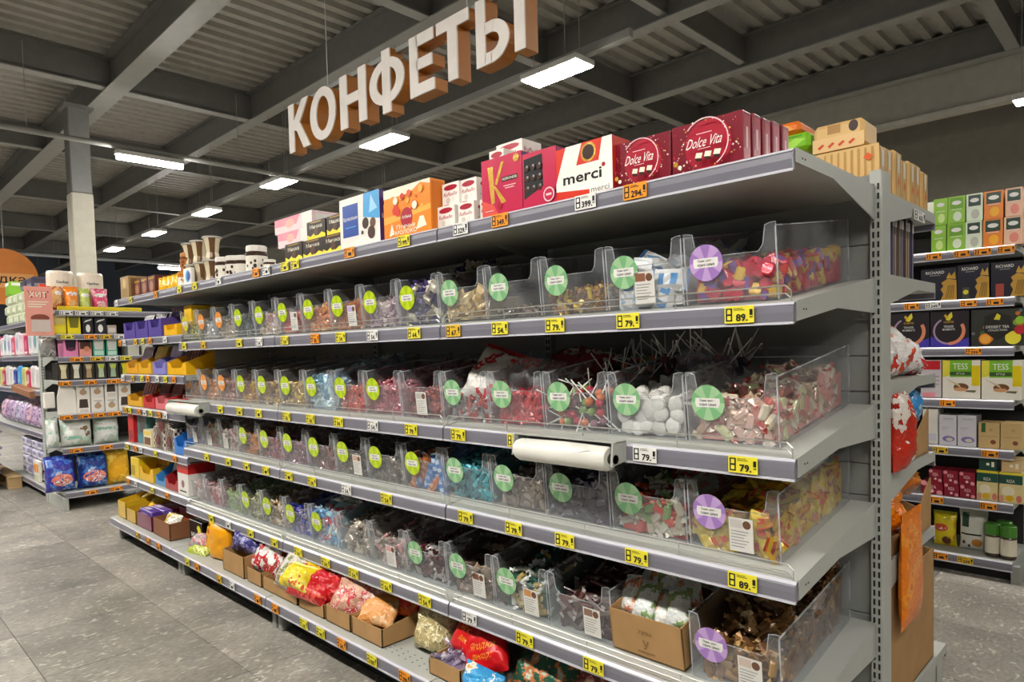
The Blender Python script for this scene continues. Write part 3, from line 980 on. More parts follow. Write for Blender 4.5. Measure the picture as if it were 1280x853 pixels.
def filler(x0, w, hf, hb, H, m, name='candy_fill'):
    """the mass of candy below the visible ones"""
    mb = MB()
    nx, ny = 6, 8
    vs = []
    for j in range(ny + 1):
        for i in range(nx + 1):
            u, t = i / nx, j / ny
            y = YB0 + .022 + (YBK - .03 - YB0) * t
            vs.append((x0 - w + .02 + u * (w - .04), y, sl(y) + max(.008, H(u, t) - .012)))
    N = nx + 1
    k = len(vs)
    vs += [(a, b, sl(b) + .006) for a, b, c in vs]
    fs = [(j * N + i, j * N + i + 1, (j + 1) * N + i + 1, (j + 1) * N + i) for j in range(ny) for i in range(nx)]
    edge = [i for i in range(N)] + [j * N + nx for j in range(1, ny + 1)] + [ny * N + i for i in range(nx - 1, -1, -1)] + [j * N for j in range(ny - 1, 0, -1)]
    fs += [(edge[i], k + edge[i], k + edge[(i + 1) % len(edge)], edge[(i + 1) % len(edge)]) for i in range(len(edge))]
    mb.add(vs, fs, m)
    return mb

def candy_rot(rnd, where, shape):
    if where == 't':
        if shape == 'lolly':
            return Euler((0, -rnd.uniform(.1, 1.35), rnd.uniform(0, 6.3)))
        return Euler((rnd.uniform(-.7, .7), rnd.uniform(-.7, .7), rnd.uniform(0, 6.3)))
    m = Matrix.Rotation(math.pi / 2 + rnd.uniform(-.25, .25), 3, 'X') @ Matrix.Rotation(rnd.uniform(0, 6.3), 3, 'Z')
    if where == 's':
        m = Matrix.Rotation(math.pi / 2, 3, 'Z') @ m
    return m.to_euler()
SHW = {2: 'second shelf', 3: 'third shelf', 4: 'fourth shelf', 5: 'fifth shelf'}
def bin_x(k):
    return -0.066 - PITCH * k
BINNAME = {}
def make_bin(n, k, stick, what, cards=None, cardx=None):
    x0 = bin_x(k)
    o = thing('candy_bin', 'clear acrylic bin of %s on the %s' % (what, SHW[n]), 'bin', (x0, YF, ZS[n]), 0, 'clear candy bins')
    BINNAME[n, k] = what
    L = (0, -YF, 0)
    link('front_panel', FRONT, o, (0, -YF, 0))
    link('side_panel', SIDE, o, (-.0015, -YF, 0)); link('side_panel', SIDE, o, (-BW + .0015, -YF, 0))
    link('base_panel', BASE, o, (0, -YF, 0))
    if stick:
        s, t = sticker_meshes(stick)
        so = link('sticker', s, o, (-BW + .062, -YF, 0))
        link('lettering', t, so)
    if cards:
        link('info_card', cached(('info', cards), lambda: info_mesh(cards)), o, (cardx if cardx else -.075, -YF, 0))
    return o
def fill_bin(n, k, what, shape, cols, hf=.085, hb=.13, nx=7, ny=9, nf=3, s=1.0, seed=0, single=False, side=False, fm=None, lump=.02, tail=None, mk=foil, label=None, extra=None, cname='candy'):
    rnd = random.Random(1000 * n + 37 * k + seed)
    x0 = bin_x(k)
    pts, H = pile_points(x0, BW, hf, hb, rnd, nx, ny, nf, side, 1.0, lump)
    protos = [candy_mesh(shape, mk(c[0]) if not isinstance(c, str) else mk(c), mk(c[1]) if not isinstance(c, str) else mk(tail or c), s, i) for i, c in enumerate(cols)]
    base_col = fm or (cols[0] if isinstance(cols[0], str) else cols[0][0])
    fmat = mat(base_col, .6, 0, 'plain', .2)
    mbf = filler(x0, BW, hf, hb, H, fmat)
    off = Vector((0, 0, ZS[n]))
    if single:
        fo = mbf.build('candy_heap', None, off)
        tag(fo, 'heap of %s filling its bin on the %s' % (what, SHW[n]), 'candy heap', None, 'stuff')
        for p in pts:
            me = rnd.choice(protos)
            e = candy_rot(rnd, p[3], shape)
            c = link(cname, me, None, Vector(p[:3]) + off, e)
            half = 'left' if p[0] < x0 - BW / 2 else 'right'
            place = {'f': 'against the clear front, %s half' % half, 's': 'against the clear end panel, %s' % ('front' if p[1] < -.3 else 'back')}.get(p[3]) or '%s of the heap top, %s half' % ('front' if p[1] < -.40 else 'middle' if p[1] < -.24 else 'back', half)
            tag(c, 'one of the %s, %s' % (what, place), cname.replace('_', ' '), '%s, %s' % (what, place))
    else:
        for p in pts:
            me = rnd.choice(protos)
            e = candy_rot(rnd, p[3], shape)
            mt = Matrix.Translation(Vector(p[:3])) @ e.to_matrix().to_4x4()
            vs = [mt @ v.co for v in me.vertices]
            o0 = len(mbf.v)
            mbf.v += [tuple(q) for q in vs]
            for po in me.polygons:
                mbf.f.append([o0 + i for i in po.vertices]); mbf.m.append(mbf.mi(me.materials[po.material_index]))
        fo = mbf.build('candy_heap', None, off)
        tag(fo, 'heap of %s in its clear bin on the %s' % (what, SHW[n]), 'candy heap', None, 'stuff')

# shelf, index from the near end, sticker, contents, shape, colours, options
B = []
def bn(*a, **k):
    B.append((a, k))
# second shelf
bn(2, 0, 'purple', 'red and gold foil cubes', 'cube', [('#c4243a', '#d8354a'), ('#b5203a', '#7d4fa0'), ('#d23b33', '#e0b53a'), ('#cc2f4a', '#c22238'), ('#d9a62e', '#e6bb3e')], single=True, side=True, hf=.09, hb=.10, s=1.3, nx=6, ny=8, nf=3, cname='foil_cube')
bn(2, 1, 'green', 'white and blue sachets', 'packet', [('#e8e8e6', '#4a90cc'), ('#f0efec', '#d9dcdd'), ('#cfd8df', '#e9e7e2')], cname='sachet', single=True, hf=.11, hb=.14, s=1.7, nx=3, ny=6, nf=2, cards='#8a5a42', cardx=-.12, mk=gloss)
bn(2, 2, 'green', 'gold and brown toffees', 'twist', [('#8a5a20', '#caa23a'), ('#6d4420', '#b8872c'), ('#d8b62a', '#e6cf4a'), ('#5a3618', '#8a5a24')], hf=.065, hb=.08, s=.8, nx=9, ny=10, nf=3)
bn(2, 3, 'green', 'a few last brown toffees', 'twist', [('#4a3a2c', '#6d5a44'), ('#6b5340', '#8a7358')], hf=.02, hb=.03, s=.9, nx=6, ny=7, nf=1)
bn(2, 4, 'green', 'pale gold wrapped wafers', 'packet', [('#d6bb86', '#e6d3a4'), ('#b8965c', '#d9c08a'), ('#8d6f3e', '#c4a566')], hf=.09, hb=.10, s=1.5, nx=4, ny=6, nf=2)
bn(2, 5, 'lime', 'violet and silver twist sweets heaped high', 'twist', [('#3e3266', '#5c4c96'), ('#d8d2b8', '#efe9d2'), ('#8f8470', '#c9bfa2'), ('#2e2748', '#4b4170')], hf=.15, hb=.21, s=1.4, nx=6, ny=9, nf=3, lump=.06)
bn(2, 6, 'lime', 'lilac pink wrapped sweets', 'twist', [('#b79aa6', '#d6c3ca'), ('#8f7480', '#c4a9b3'), ('#d9c6c2', '#efe2de')], hf=.10, hb=.11)
bn(2, 7, 'lime', 'orange jelly sweets', 'twist', [('#d0782c', '#e8a04a'), ('#b35a22', '#d8863a')], hf=.10, hb=.12, cards='#b9a4cf')
bn(2, 8, 'lime', 'amber and peach caramels', 'twist', [('#e09a4a', '#f0c079'), ('#d87f45', '#eaa878'), ('#c46a3a', '#e2a06a')], hf=.11, hb=.12)
bn(2, 9, 'lime', 'salmon and red caramels', 'twist', [('#d9897a', '#eab4a8'), ('#d2452f', '#e2745c'), ('#c9a09a', '#e5cbc6')], hf=.09, hb=.11, cards='#c9c9c9')
bn(2, 10, 'lime', 'pearl white and pink sweets', 'twist', [('#d8c6c4', '#efe4e2'), ('#c79c98', '#e3c7c3'), ('#caa84a', '#e8d27a')], hf=.10, hb=.11)
bn(2, 11, 'lime', 'dark green-grey sweets', 'twist', [('#46504d', '#66736e'), ('#38423f', '#59655f')], hf=.10, hb=.11)
bn(2, 12, 'orange', 'beige and white sweets', 'twist', [('#cbb9a4', '#e6dac9'), ('#a8957e', '#cdbda7')], hf=.10, hb=.12)
bn(2, 13, 'orange', 'silver white sweets', 'twist', [('#c9c7c2', '#e9e7e2'), ('#aaa8a4', '#d2d0cb')], hf=.10, hb=.12)
bn(2, 14, 'yellow', 'green and gold sweets', 'twist', [('#8a8a2c', '#c9b93a'), ('#6d7524', '#a9a63a'), ('#d6c84a', '#efe38a')], hf=.09, hb=.12)
# third shelf
bn(3, 0, 'green', 'pink and cream striped fudge', 'twist', [('#d98f86', '#efd4c4'), ('#e6d9c0', '#d2564e'), ('#c8a48c', '#e8d9b8'), ('#dfe0b0', '#c96a5c'), ('#e9c2b4', '#f2e6d8')], cname='fudge', single=True, side=True, hf=.10, hb=.12, s=1.2, nx=6, ny=8, nf=3)
bn(3, 1, 'green', 'white sugared meringue cups', 'cup', ['#d8d6d0', '#e8e6e0', '#c9c7c1'], cname='meringue_cup', single=True, hf=.11, hb=.12, s=1.25, nx=5, ny=7, nf=3, mk=card)
bn(3, 2, 'green', 'fruit lollipops on white sticks', 'lolly', [('#d8763a', '#eeece6'), ('#7a9a48', '#eeece6'), ('#b8384a', '#eeece6'), ('#8a5a6a', '#eeece6')], cname='lollipop', single=True, hf=.10, hb=.15, nx=6, ny=7, nf=3, mk=gloss, fm='#4a3e38')
bn(3, 3, 'green', 'bright red twist caramels', 'twist', [('#b8202c', '#d8404a'), ('#a01a26', '#cc3440'), ('#c93a40', '#e06a6a')], hf=.10, hb=.12, nx=8, ny=9, nf=4)
bn(3, 4, 'green', 'red and grey wrapped sweets under party bags', 'twist', [('#a03030', '#c85a50'), ('#8a8484', '#b8b2b0')], hf=.07, hb=.09)
bn(3, 5, None, 'dark red mixed sweets', 'twist', [('#7a2a30', '#a8484a'), ('#5c2228', '#8c3a3e'), ('#b0564e', '#cf8a7a')], hf=.09, hb=.12, cards='#b9b5ad', cardx=-.12)
bn(3, 6, 'lime', 'rose pink twist sweets', 'twist', [('#b8606e', '#d898a0'), ('#9c4a5a', '#c47884'), ('#c98088', '#e3b0b4')], hf=.12, hb=.15, lump=.035)
bn(3, 7, 'lime', 'coral and raspberry caramels', 'twist', [('#c8483c', '#e07a66'), ('#b0564e', '#d68a7a'), ('#d2705a', '#e8a48e')], hf=.10, hb=.11)
bn(3, 8, 'lime', 'ice blue wrapped sweets', 'packet', [('#8fb4c8', '#c8dde6'), ('#6e9ab2', '#a8c8d6'), ('#b4d0da', '#e0edf0')], hf=.13, hb=.16, s=1.2, nx=5, ny=8, nf=3, lump=.04)
bn(3, 9, 'lime', 'golden beige truffles', 'twist', [('#a88a58', '#cdb380'), ('#8a6e44', '#b89a66'), ('#d0b040', '#e8d070')], hf=.10, hb=.11)
bn(3, 10, 'lime', 'tan and brown sweets', 'twist', [('#9a7a5c', '#c4a684'), ('#7a5c44', '#a88868'), ('#c9a44a', '#e3c87a')], hf=.09, hb=.10)
bn(3, 11, 'lime', 'copper and gold sweets', 'twist', [('#a8683a', '#cc955e'), ('#c4a03a', '#e3c868')], hf=.09, hb=.11)
bn(3, 12, 'orange', 'pink and brown sweets', 'twist', [('#b07468', '#d3a598'), ('#8c5a4c', '#b8887a')], hf=.11, hb=.14)
bn(3, 13, 'orange', 'apricot sweets', 'twist', [('#d48a4a', '#e8b27c'), ('#b06a34', '#d49660')], hf=.10, hb=.12)
bn(3, 14, 'orange', 'russet sweets', 'twist', [('#a86a44', '#cc9a74'), ('#8f5636', '#b88460')], hf=.09, hb=.11)
# fourth shelf
bn(4, 0, 'purple', 'yellow and red striped caramels', 'packet', [('#d8b020', '#c8402c'), ('#e0c030', '#e8d060'), ('#c88a1e', '#d84a30'), ('#d2a424', '#9c3a2c')], cname='caramel', single=True, side=True, hf=.09, hb=.13, s=1.15, nx=5, ny=8, nf=3, cards='#c8c4bc', cardx=-.10)
bn(4, 1, 'green', 'red, white and green sweets', 'twist', [('#c8402e', '#e0806a'), ('#dcd8c8', '#f0ece0'), ('#7c9a5a', '#a8c088'), ('#c4b8a4', '#e0d8c8')], cname='candy', single=True, hf=.10, hb=.12, s=1.15, nx=6, ny=8, nf=3)
bn(4, 2, 'green', 'dark plum and grey sweets', 'twist', [('#4a4654', '#6e6a7c'), ('#5c5664', '#8a8494'), ('#3a3644', '#5a566a')], hf=.12, hb=.15, s=1.2, nx=6, ny=8)
bn(4, 3, 'green', 'grey-brown foil sweets', 'twist', [('#6e645c', '#968a80'), ('#8a7a6c', '#b4a494'), ('#a89a8c', '#cdc2b6')], hf=.10, hb=.11)
bn(4, 4, 'green', 'turquoise foil sweets', 'twist', [('#2f9aa8', '#66c8d0'), ('#3fb4bf', '#8adce0'), ('#1f6e7c', '#4aa8b4')], hf=.13, hb=.17, nx=7, ny=9, nf=4, lump=.05)
bn(4, 5, 'lime', 'blue and orange wrapped sweets', 'packet', [('#4a78b8', '#7ca4d6'), ('#c8764a', '#e3a884'), ('#5a88c8', '#c4d6ea'), ('#b0622e', '#d89a70')], hf=.12, hb=.16, s=1.25, nx=5, ny=7, nf=3, lump=.05)
bn(4, 6, 'lime', 'taupe sweets', 'twist', [('#6e645a', '#948a7e'), ('#584e46', '#7e7468')], hf=.10, hb=.12)
bn(4, 7, 'lime', 'smoky brown sweets', 'twist', [('#5c5248', '#84796c'), ('#7a6e60', '#a49888')], hf=.09, hb=.11, cards='#c9a48a')
bn(4, 8, 'lime', 'cocoa pink sweets', 'twist', [('#8a5c5a', '#b48a86'), ('#6e4846', '#987270')], hf=.10, hb=.12)
bn(4, 9, 'lime', 'mauve sweets', 'twist', [('#8c6470', '#b494a0'), ('#74505c', '#9c7c88')], hf=.10, hb=.12)
bn(4, 10, 'lime', 'wine and rose sweets', 'twist', [('#8a4a56', '#b47c88'), ('#a8646c', '#cc9aa0')], hf=.10, hb=.12)
bn(4, 11, 'lime', 'orange and brown sweets', 'twist', [('#d07a2c', '#e8a85c'), ('#7a4e30', '#a87c5a')], hf=.11, hb=.13)
bn(4, 12, None, 'rose and cream sweets', 'twist', [('#b48484', '#d8b4b2'), ('#d6c6b8', '#eee2d8')], hf=.12, hb=.15, cards='#d8d4d0', cardx=-.17)
bn(4, 13, None, 'pink, red and green sweets', 'twist', [('#c07074', '#deA0a2'), ('#7c8a4a', '#a8b47a'), ('#d2b8a8', '#ecd8cc')], hf=.13, hb=.16, cards='#cfcac6', cardx=-.15)
bn(4, 14, None, 'lilac sachets', 'packet', [('#8a86a8', '#b8b4d0'), ('#6e6c90', '#9a98b8')], hf=.11, hb=.13, s=1.3, nx=4, ny=6, nf=2, cards='#b9b5d0', cardx=-.12)
# fifth shelf (index 1 is a carton)
bn(5, 0, 'purple', 'bronze and gold twist chocolates', 'twist', [('#6e4a28', '#a87c48'), ('#8a6234', '#c49a5c'), ('#4a301c', '#7c5632'), ('#b08a58', '#d8bc8c')], cname='chocolate', single=True, side=True, hf=.10, hb=.17, s=1.25, nx=7, ny=10, nf=3, cards='#cbb8a8', cardx=-.08)
bn(5, 2, None, 'dark chocolate sticks in silver film', 'stick', [('#4a2c28', '#c4bcb8'), ('#6a4640', '#a8a09c'), ('#38201e', '#7c706c'), ('#8a7a76', '#cfc8c4')], hf=.11, hb=.16, s=1.0, nx=6, ny=9, nf=3, cards='#8a6a5a', cardx=-.075, single=True, cname='chocolate_stick')
bn(5, 3, 'green', 'green, gold and white sweets', 'twist', [('#2e5a4e', '#5a8c7c'), ('#c4ae6a', '#e3d298'), ('#d8dcd4', '#f0f2ec'), ('#3a3020', '#6a5a3a')], hf=.10, hb=.19, nx=7, ny=9, cards='#c48a50')
bn(5, 4, 'green', 'brown cocoa sweets', 'packet', [('#6a5444', '#948070'), ('#524034', '#7c6a5c'), ('#8a7460', '#b09a86')], hf=.09, hb=.12, s=1.3, nx=5, ny=7, cards='#8a5c48')
bn(5, 5, 'green', 'maroon and silver sweets', 'twist', [('#4e1c20', '#7c3a3e'), ('#a8a4a0', '#d2cecb'), ('#38181a', '#5c2c2e')], hf=.11, hb=.15, s=1.1)
bn(5, 6, None, 'mixed pastel sweets', 'twist', [('#b8a8a0', '#d8ccc6'), ('#c89090', '#e0b4b4'), ('#8a7a6a', '#b4a494')], hf=.11, hb=.13, cards='#d89a9c', cardx=-.10)
bn(5, 7, None, 'cream and grey sweets', 'twist', [('#c4b8a8', '#e3dacd'), ('#9c9284', '#c6bdb0'), ('#6e6458', '#a09484')], hf=.13, hb=.16, lump=.04)
bn(5, 8, 'lime', 'white and pale blue snow sweets', 'twist', [('#a8cfe0', '#e0eef2'), ('#d8dfe2', '#f2f5f5'), ('#6e9cc4', '#a8c8de'), ('#b85a6a', '#d898a4')], hf=.165, hb=.21, s=1.2, lump=.06, nx=7, ny=9, nf=4)
bn(5, 9, 'lime', 'royal blue and violet sweets', 'twist', [('#3a4aa8', '#6e7cc8'), ('#5c4a94', '#8a7cb8'), ('#8884a0', '#b4b0c8')], hf=.13, hb=.16, lump=.04)
bn(5, 10, 'lime', 'gold and brown nut sweets', 'twist', [('#9a7c50', '#c4a878'), ('#7a5e3c', '#a48660'), ('#d6c8b0', '#efe6d6')], hf=.12, hb=.15)
bn(5, 11, 'lime', 'olive green sweets', 'twist', [('#7c8248', '#a8ac74'), ('#9a9a78', '#c2c2a4')], hf=.11, hb=.13)
bn(5, 12, None, 'apple green sweets', 'twist', [('#8aa860', '#b4cc90'), ('#a0a890', '#c8ceba')], hf=.11, hb=.13)
bn(5, 13, None, 'red berry sweets', 'twist', [('#a84a50', '#cc8286'), ('#c8a8a4', '#e4d0cd')], hf=.11, hb=.14)
bn(5, 14, None, 'rosy pearl sweets', 'twist', [('#c49a98', '#e0c6c4'), ('#b0aca4', '#d8d5cf')], hf=.11, hb=.13)
for a, kw in B:
    kw = dict(kw)
    cards, cardx = kw.pop('cards', None), kw.pop('cardx', None)
    make_bin(a[0], a[1], a[2], a[3], cards, cardx)
    fill_bin(a[0], a[1], a[3], a[4], a[5], **kw)

# party bags lying over the third shelf bins
bag('party_bag', 'red and white party bag lying over the red sweets bin', 'bag', (bin_x(4) - .10, -.475, ZS[3] + .075), .24, .22, .10, bagmat('#d8d4cc', '#c8202a', '#b8bcc0', 7, .22), (-.62, .3, .25), 3, None, crimp=gloss('#c8202a'), wrinkle=1.3)
bag('party_bag', 'dark red and silver bag behind the red and white one', 'bag', (bin_x(3) - .12, -.33, ZS[3] + .13), .30, .20, .10, bagmat('#7a1c22', '#b0aaa8', '#9c2a2e', 8, .25), (-.9, .1, -.2), 9, None, wrinkle=1.3)
bag('clear_bag', 'empty clear plastic bag puffed up over the red caramels', 'bag', (bin_x(3) - .13, -.46, ZS[3] + .115), .20, .13, .12, CLEARBAG, (-.5, .1, .2), 5, None, wrinkle=1.4)
bag('clear_bag', 'clear plastic bag crumpled over the meringue cups', 'bag', (bin_x(1) - .06, -.36, ZS[3] + .14), .18, .12, .12, CLEARBAG, (-.5, .1, .2), 15, None, wrinkle=1.4)
rnd = random.Random(77)
LS = [candy_mesh('lolly', gloss(c), gloss('#dcd8d0'), 1.15) for c in ('#5a3a52', '#3c3a4a', '#6a3a3a')]
for i in range(30):
    a = rnd.uniform(0, 6.3)
    tag(link('lollipop', LS[i % 3], None, (bin_x(1) + rnd.uniform(-.24, .02), -.27 + rnd.uniform(-.06, .10), ZS[3] + .18 + rnd.uniform(0, .05)), (0, -rnd.uniform(.5, 1.3), a)), 'dark lollipop of the bunch behind the meringue cups', 'lollipop', 'bunch of dark lollipops')

# main rail tags, named after what stands above them
seen = {}
TOPW = ['near red gift boxes', 'white and red lettered box', 'crimson boxes', 'small white boxes', 'orange sweets box', 'blue and white box', 'right dark flower boxes', 'left dark flower boxes', 'small white jar', 'largest spotted jar', 'leftmost spotted jar', 'striped cups', 'white tub']
BASEW = ['pale gold sweets bag', 'carton of orange packets', 'pink net bag carton', 'red and yellow bags', 'carton of yellow bags', 'long carton of nut bags', 'short carton with a red bag', 'taller carton', 'gap beside the taller carton', 'golden pouches', 'lime green bag', 'black snack box', 'brown carton beside the black box', 'carton of chocolate slabs']
for n, lst in tags_main.items():
    for q, ((x, z), c, txt) in enumerate(lst):
        cn, m = TAGW[c]
        k = int((-0.066 - x) / PITCH)
        if n in SHW and (n, k) in BINNAME:
            where = 'below the %s' % BINNAME[n, k]
        elif n in SHW:
            where = 'below the carton of white sachets'
        else:
            where = 'below the %s on the %s shelf' % (TOPW[q] if n == 1 else BASEW[q], 'top' if n == 1 else 'base')
        zc = (1.7682 if n == 1 else 0.170 if n == 6 else ZS[n]) - .025
        lb = '%s price tag%s %s' % (cn, ' reading ' + txt.strip('.') if txt else '', where)
        if lb in seen:
            lb = 'second ' + lb
        seen[lb] = 1
        y = (-.72 if n == 6 else YF - .02)
        price_tag(x, y, zc + .002, .074 if n < 6 else .066, .041, m, txt, lb, 0, 0, 'price tags on the %s candy rail' % ORD[n])

# ------------------------------------------------------------------ bag rolls on the third rail
def bag_roll(x0, x1, label):
    o = thing('bag_roll', label, 'bag roll', (x0, -.665, 1.028))
    L = x1 - x0
    FILM = mat('#e4e2d8', .35, 0, 'plain', .06)
    mb = MB()
    n = 20
    vs = []
    for a, r in ((0, .030), (0.012, .034), (L * .5, .035), (L - .012, .034), (L, .031)):
        for i in range(n):
            t = 2 * math.pi * i / n
            rr = r * (1 + .03 * math.sin(3 * t + a * 20))
            vs.append((a, rr * math.cos(t), rr * math.sin(t)))
    mb.add(vs, [(k * n + i, k * n + (i + 1) % n, (k + 1) * n + (i + 1) % n, (k + 1) * n + i) for k in range(4) for i in range(n)], FILM)
    vs = [(L, .031 * math.cos(2 * math.pi * i / n), .031 * math.sin(2 * math.pi * i / n)) for i in range(n)] + [(L, .014 * math.cos(2 * math.pi * i / n), .014 * math.sin(2 * math.pi * i / n)) for i in range(n)]
    mb.add(vs, [(i, (i + 1) % n, n + (i + 1) % n, n + i) for i in range(n)], FILM)
    mb.build('film_roll', o, smooth=True)
    MB().tube((-.01, 0, 0), (L + .018, 0, 0), .0135, DARK, 12).build('core', o)
    mb = MB()
    mb.prism([(-.018, -.018), (.05, -.010), (.05, .045), (-.010, .045)], L + .012, L + .018, GREY, 'x')
    mb.prism([(-.018, -.018), (.05, -.010), (.05, .045), (-.010, .045)], -.016, -.010, GREY, 'x')
    mb.box(-.016, .0, .043, L + .018, .05, .048, GREY)
    mb.build('holder', o)
    mb = MB()
    mb.add([(L * .45, -.0365, -.012), (L * .48, -.0368, -.008), (L * .86, -.031, .024), (L * .84, -.030, .026)], [(0, 1, 2, 3)], WHITE)
    mb.build('loose_edge', o)
bag_roll(-0.825, -0.482, 'thick roll of white plastic bags hanging under the third rail, near the lollipops')
bag_roll(-3.79, -3.33, 'far roll of white plastic bags at the end of the candy bins')

# ------------------------------------------------------------------ boxes on the top shelf
ZT = 1.7695
RED = gloss('#b01c34'); REDD = gloss('#7e1226'); CRIM = gloss('#c41f4a'); CREAM = card('#efe6cf'); GOLD = foil('#d8a83c')
PINKL = card('#f3c9cc'); ORG = gloss('#ef8a1e'); ORL = gloss('#f6b24a'); PURP = gloss('#4a2c6e'); BLUE = gloss('#2d4fa0'); SKY = gloss('#4aa3dc')
CHOC = gloss('#3a2018'); OFFW = card('#ece7de'); PALE = card('#f6efe6')
def wreath(cu, cv, seed, n=110, ru=.36, lu=1.6):
    rnd = random.Random(seed); out = []
    for i in range(n):
        a = rnd.uniform(0, 6.28); r = rnd.uniform(.8, 1.35)
        u = cu + ru * r * math.cos(a); v = cv + ru * lu * r * math.sin(a)
        if .02 < u < .98 and .03 < v < .97:
            out.append(('e', u, v, rnd.uniform(.004, .014), None, rnd.choice([GOLD, PINKL, RED, CREAM]), 8))
    return out
def vita(big, seed):
    p = [('r', 0, 0, 1, 1, REDD), ('e', .52, .50, .33, None, RED, 28)]
    p += wreath(.52, .5, seed)
    p += [('ring', .52, .5, .315, .33, -60, 140, PINKL), ('t', 'Dolce Vita', .52, .54, .20, WHITE, .50, .004, .25), ('r', .40, .70, .62, .715, PINKL), ('r', .42, .40, .6, .412, PINKL)]
    for i in range(3):
        u = .38 + i * .13
        p += [('p', [(u, .24), (u + .09, .22), (u + .11, .32), (u + .02, .34)], CREAM), ('p', [(u + .02, .17), (u + .10, .16), (u + .09, .22), (u, .24)], CHOC)]
    p += [('e', .10, .2, .035, None, GOLD, 10), ('e', .16, .12, .03, None, CREAM, 10), ('e', .08, .34, .02, None, RED, 10)]
    return p
def spine(o, hx, hy, h, m=REDD):
    pass
def box_at(name, label, cat, R, y0, depth, body, prints, group=None, z0=None, tilt=0.0):
    x0, x1, za, zb = R
    z0 = ZT if z0 is None else z0
    y0 -= .021
    return carton(name, label, cat, x0, x1, y0, y0 + depth, z0, zb, body, prints, group, tilt)
# near stack of red gift boxes, one behind the other
R = (-0.326,-0.134,1.791,1.894)
SPINE = [('r', .10, .08, .9, .92, RED), ('r', .35, .3, .6, .7, PINKL)]
for i in range(5):
    box_at('chocolate_box', ['red chocolate gift box with wreath print, front of the near stack'][0] if i == 0 else 'red chocolate gift box, %s in the near stack' % ORDW[i], 'box',
           (R[0] + .012 * (i > 0), R[1] + .004 * i, 0, R[3] + .002 * (i % 2)), -.56 + i * .047, .042, REDD, ([('-y', vita(1, 1))] if i == 0 else []) + [('+x', SPINE)], 'red gift boxes in the near stack')
R = (-0.509,-0.329,1.786,1.892)
for i in range(3):
    box_at('chocolate_box', 'red wreath gift box beside the white box, with its lid showing' if i == 0 else 'red gift box, %s of those beside the white box' % ORDW[i], 'box', (R[0], R[1] - .004, 0, R[3]), -.56 + i * .047, .042, REDD, ([('-y', vita(1, 5))] if i == 0 else []) + [('+x', SPINE)], 'red gift boxes beside the white box')
# white box with a red band, lettered merci
R = (-0.719,-0.506,1.762,1.92)
MR = gloss('#d8341c')
box_at('chocolate_box', 'white and red chocolate box lettered with a small heart', 'box', R, -.575, .09, MR, [('-y', [('p', [(.0, .18), (.62, .10), (.62, .0), (1, .02), (1, 1), (.22, 1)], PALE), ('p', [(.40, .60), (.78, .60), (.84, 1), (.50, 1)], MR), ('e', .61, .80, .13, None, GOLD, 12), ('e', .61, .80, .10, None, CHOC, 12), ('t', 'merci', .50, .37, .20, BLACK, .66, .02), ('t', 'merci', .80, .08, .10, GREYD, .3, .01), ('e', .86, .50, .03, None, RED, 8)]), ('+x', [('r', .05, .05, .95, .95, MR)])])
R = (-0.725,-0.663,1.724,1.748)
# crimson K box and plum box with spines behind
R = (-1.033,-0.851,1.775,1.953)
KP = [('r', 0, 0, 1, 1, CRIM), ('p', [(.0, .0), (.42, .0), (.30, .18), (.0, .30)], gloss('#e2574a')), ('p', [(.16, .86), (.30, .86), (.33, .22), (.24, .20)], GOLD), ('p', [(.30, .52), (.36, .50), (.62, .20), (.50, .18)], GOLD), ('p', [(.34, .54), (.40, .52), (.58, .90), (.50, .90)], GOLD), ('r', .52, .55, .90, .63, BLACK), ('t', 'КОРКУНОВ', .71, .59, .045, CREAM, .34, .01), ('r', .56, .46, .86, .475, PINKL), ('r', .60, .42, .82, .435, PINKL), ('e', .88, .90, .07, None, GOLD, 14), ('e', .46, .15, .06, None, RED, 10), ('r', .08, .08, .30, .095, PINKL)]
box_at('chocolate_box', 'crimson chocolate box with a golden letter shape on its front', 'box', R, -.575, .05, CRIM, [('-y', KP), ('+x', [('r', .05, .02, .95, .98, PURP)])])
R2 = (-0.847,-0.71,1.757,1.936)
PL = [('r', 0, 0, 1, 1, CRIM), ('p', [(.04, .16), (.62, .34), (.60, .93), (.04, .90)], BLACK)]
for i in range(9):
    PL.append(('e', .14 + .19 * (i % 3), .34 + .19 * (i // 3), .075, None, CHOC, 10)); PL.append(('e', .16 + .19 * (i % 3), .37 + .19 * (i // 3), .03, None, GREYD, 8))
PL += [('e', .80, .16, .16, None, PINKL, 18), ('e', .80, .16, .13, None, CRIM, 18), ('r', .72, .14, .88, .18, PINKL)]
for i in range(5):
    box_at('chocolate_box', 'crimson chocolate box showing dark pralines on its front' if i == 0 else 'plum edged chocolate box, %s of the praline row' % ORDW[i], 'box', (R2[0] + .004 * i, R2[1] + .006 * i, 0, R2[3]), -.575 + i * .055, .05, gloss('#8a1f5a'), ([('-y', PL)] if i == 0 else []) + [('+x', [('r', .1, .02, .9, .98, gloss('#a02a6e')), ('r', .4, .1, .6, .9, PURP)])], 'plum praline boxes')
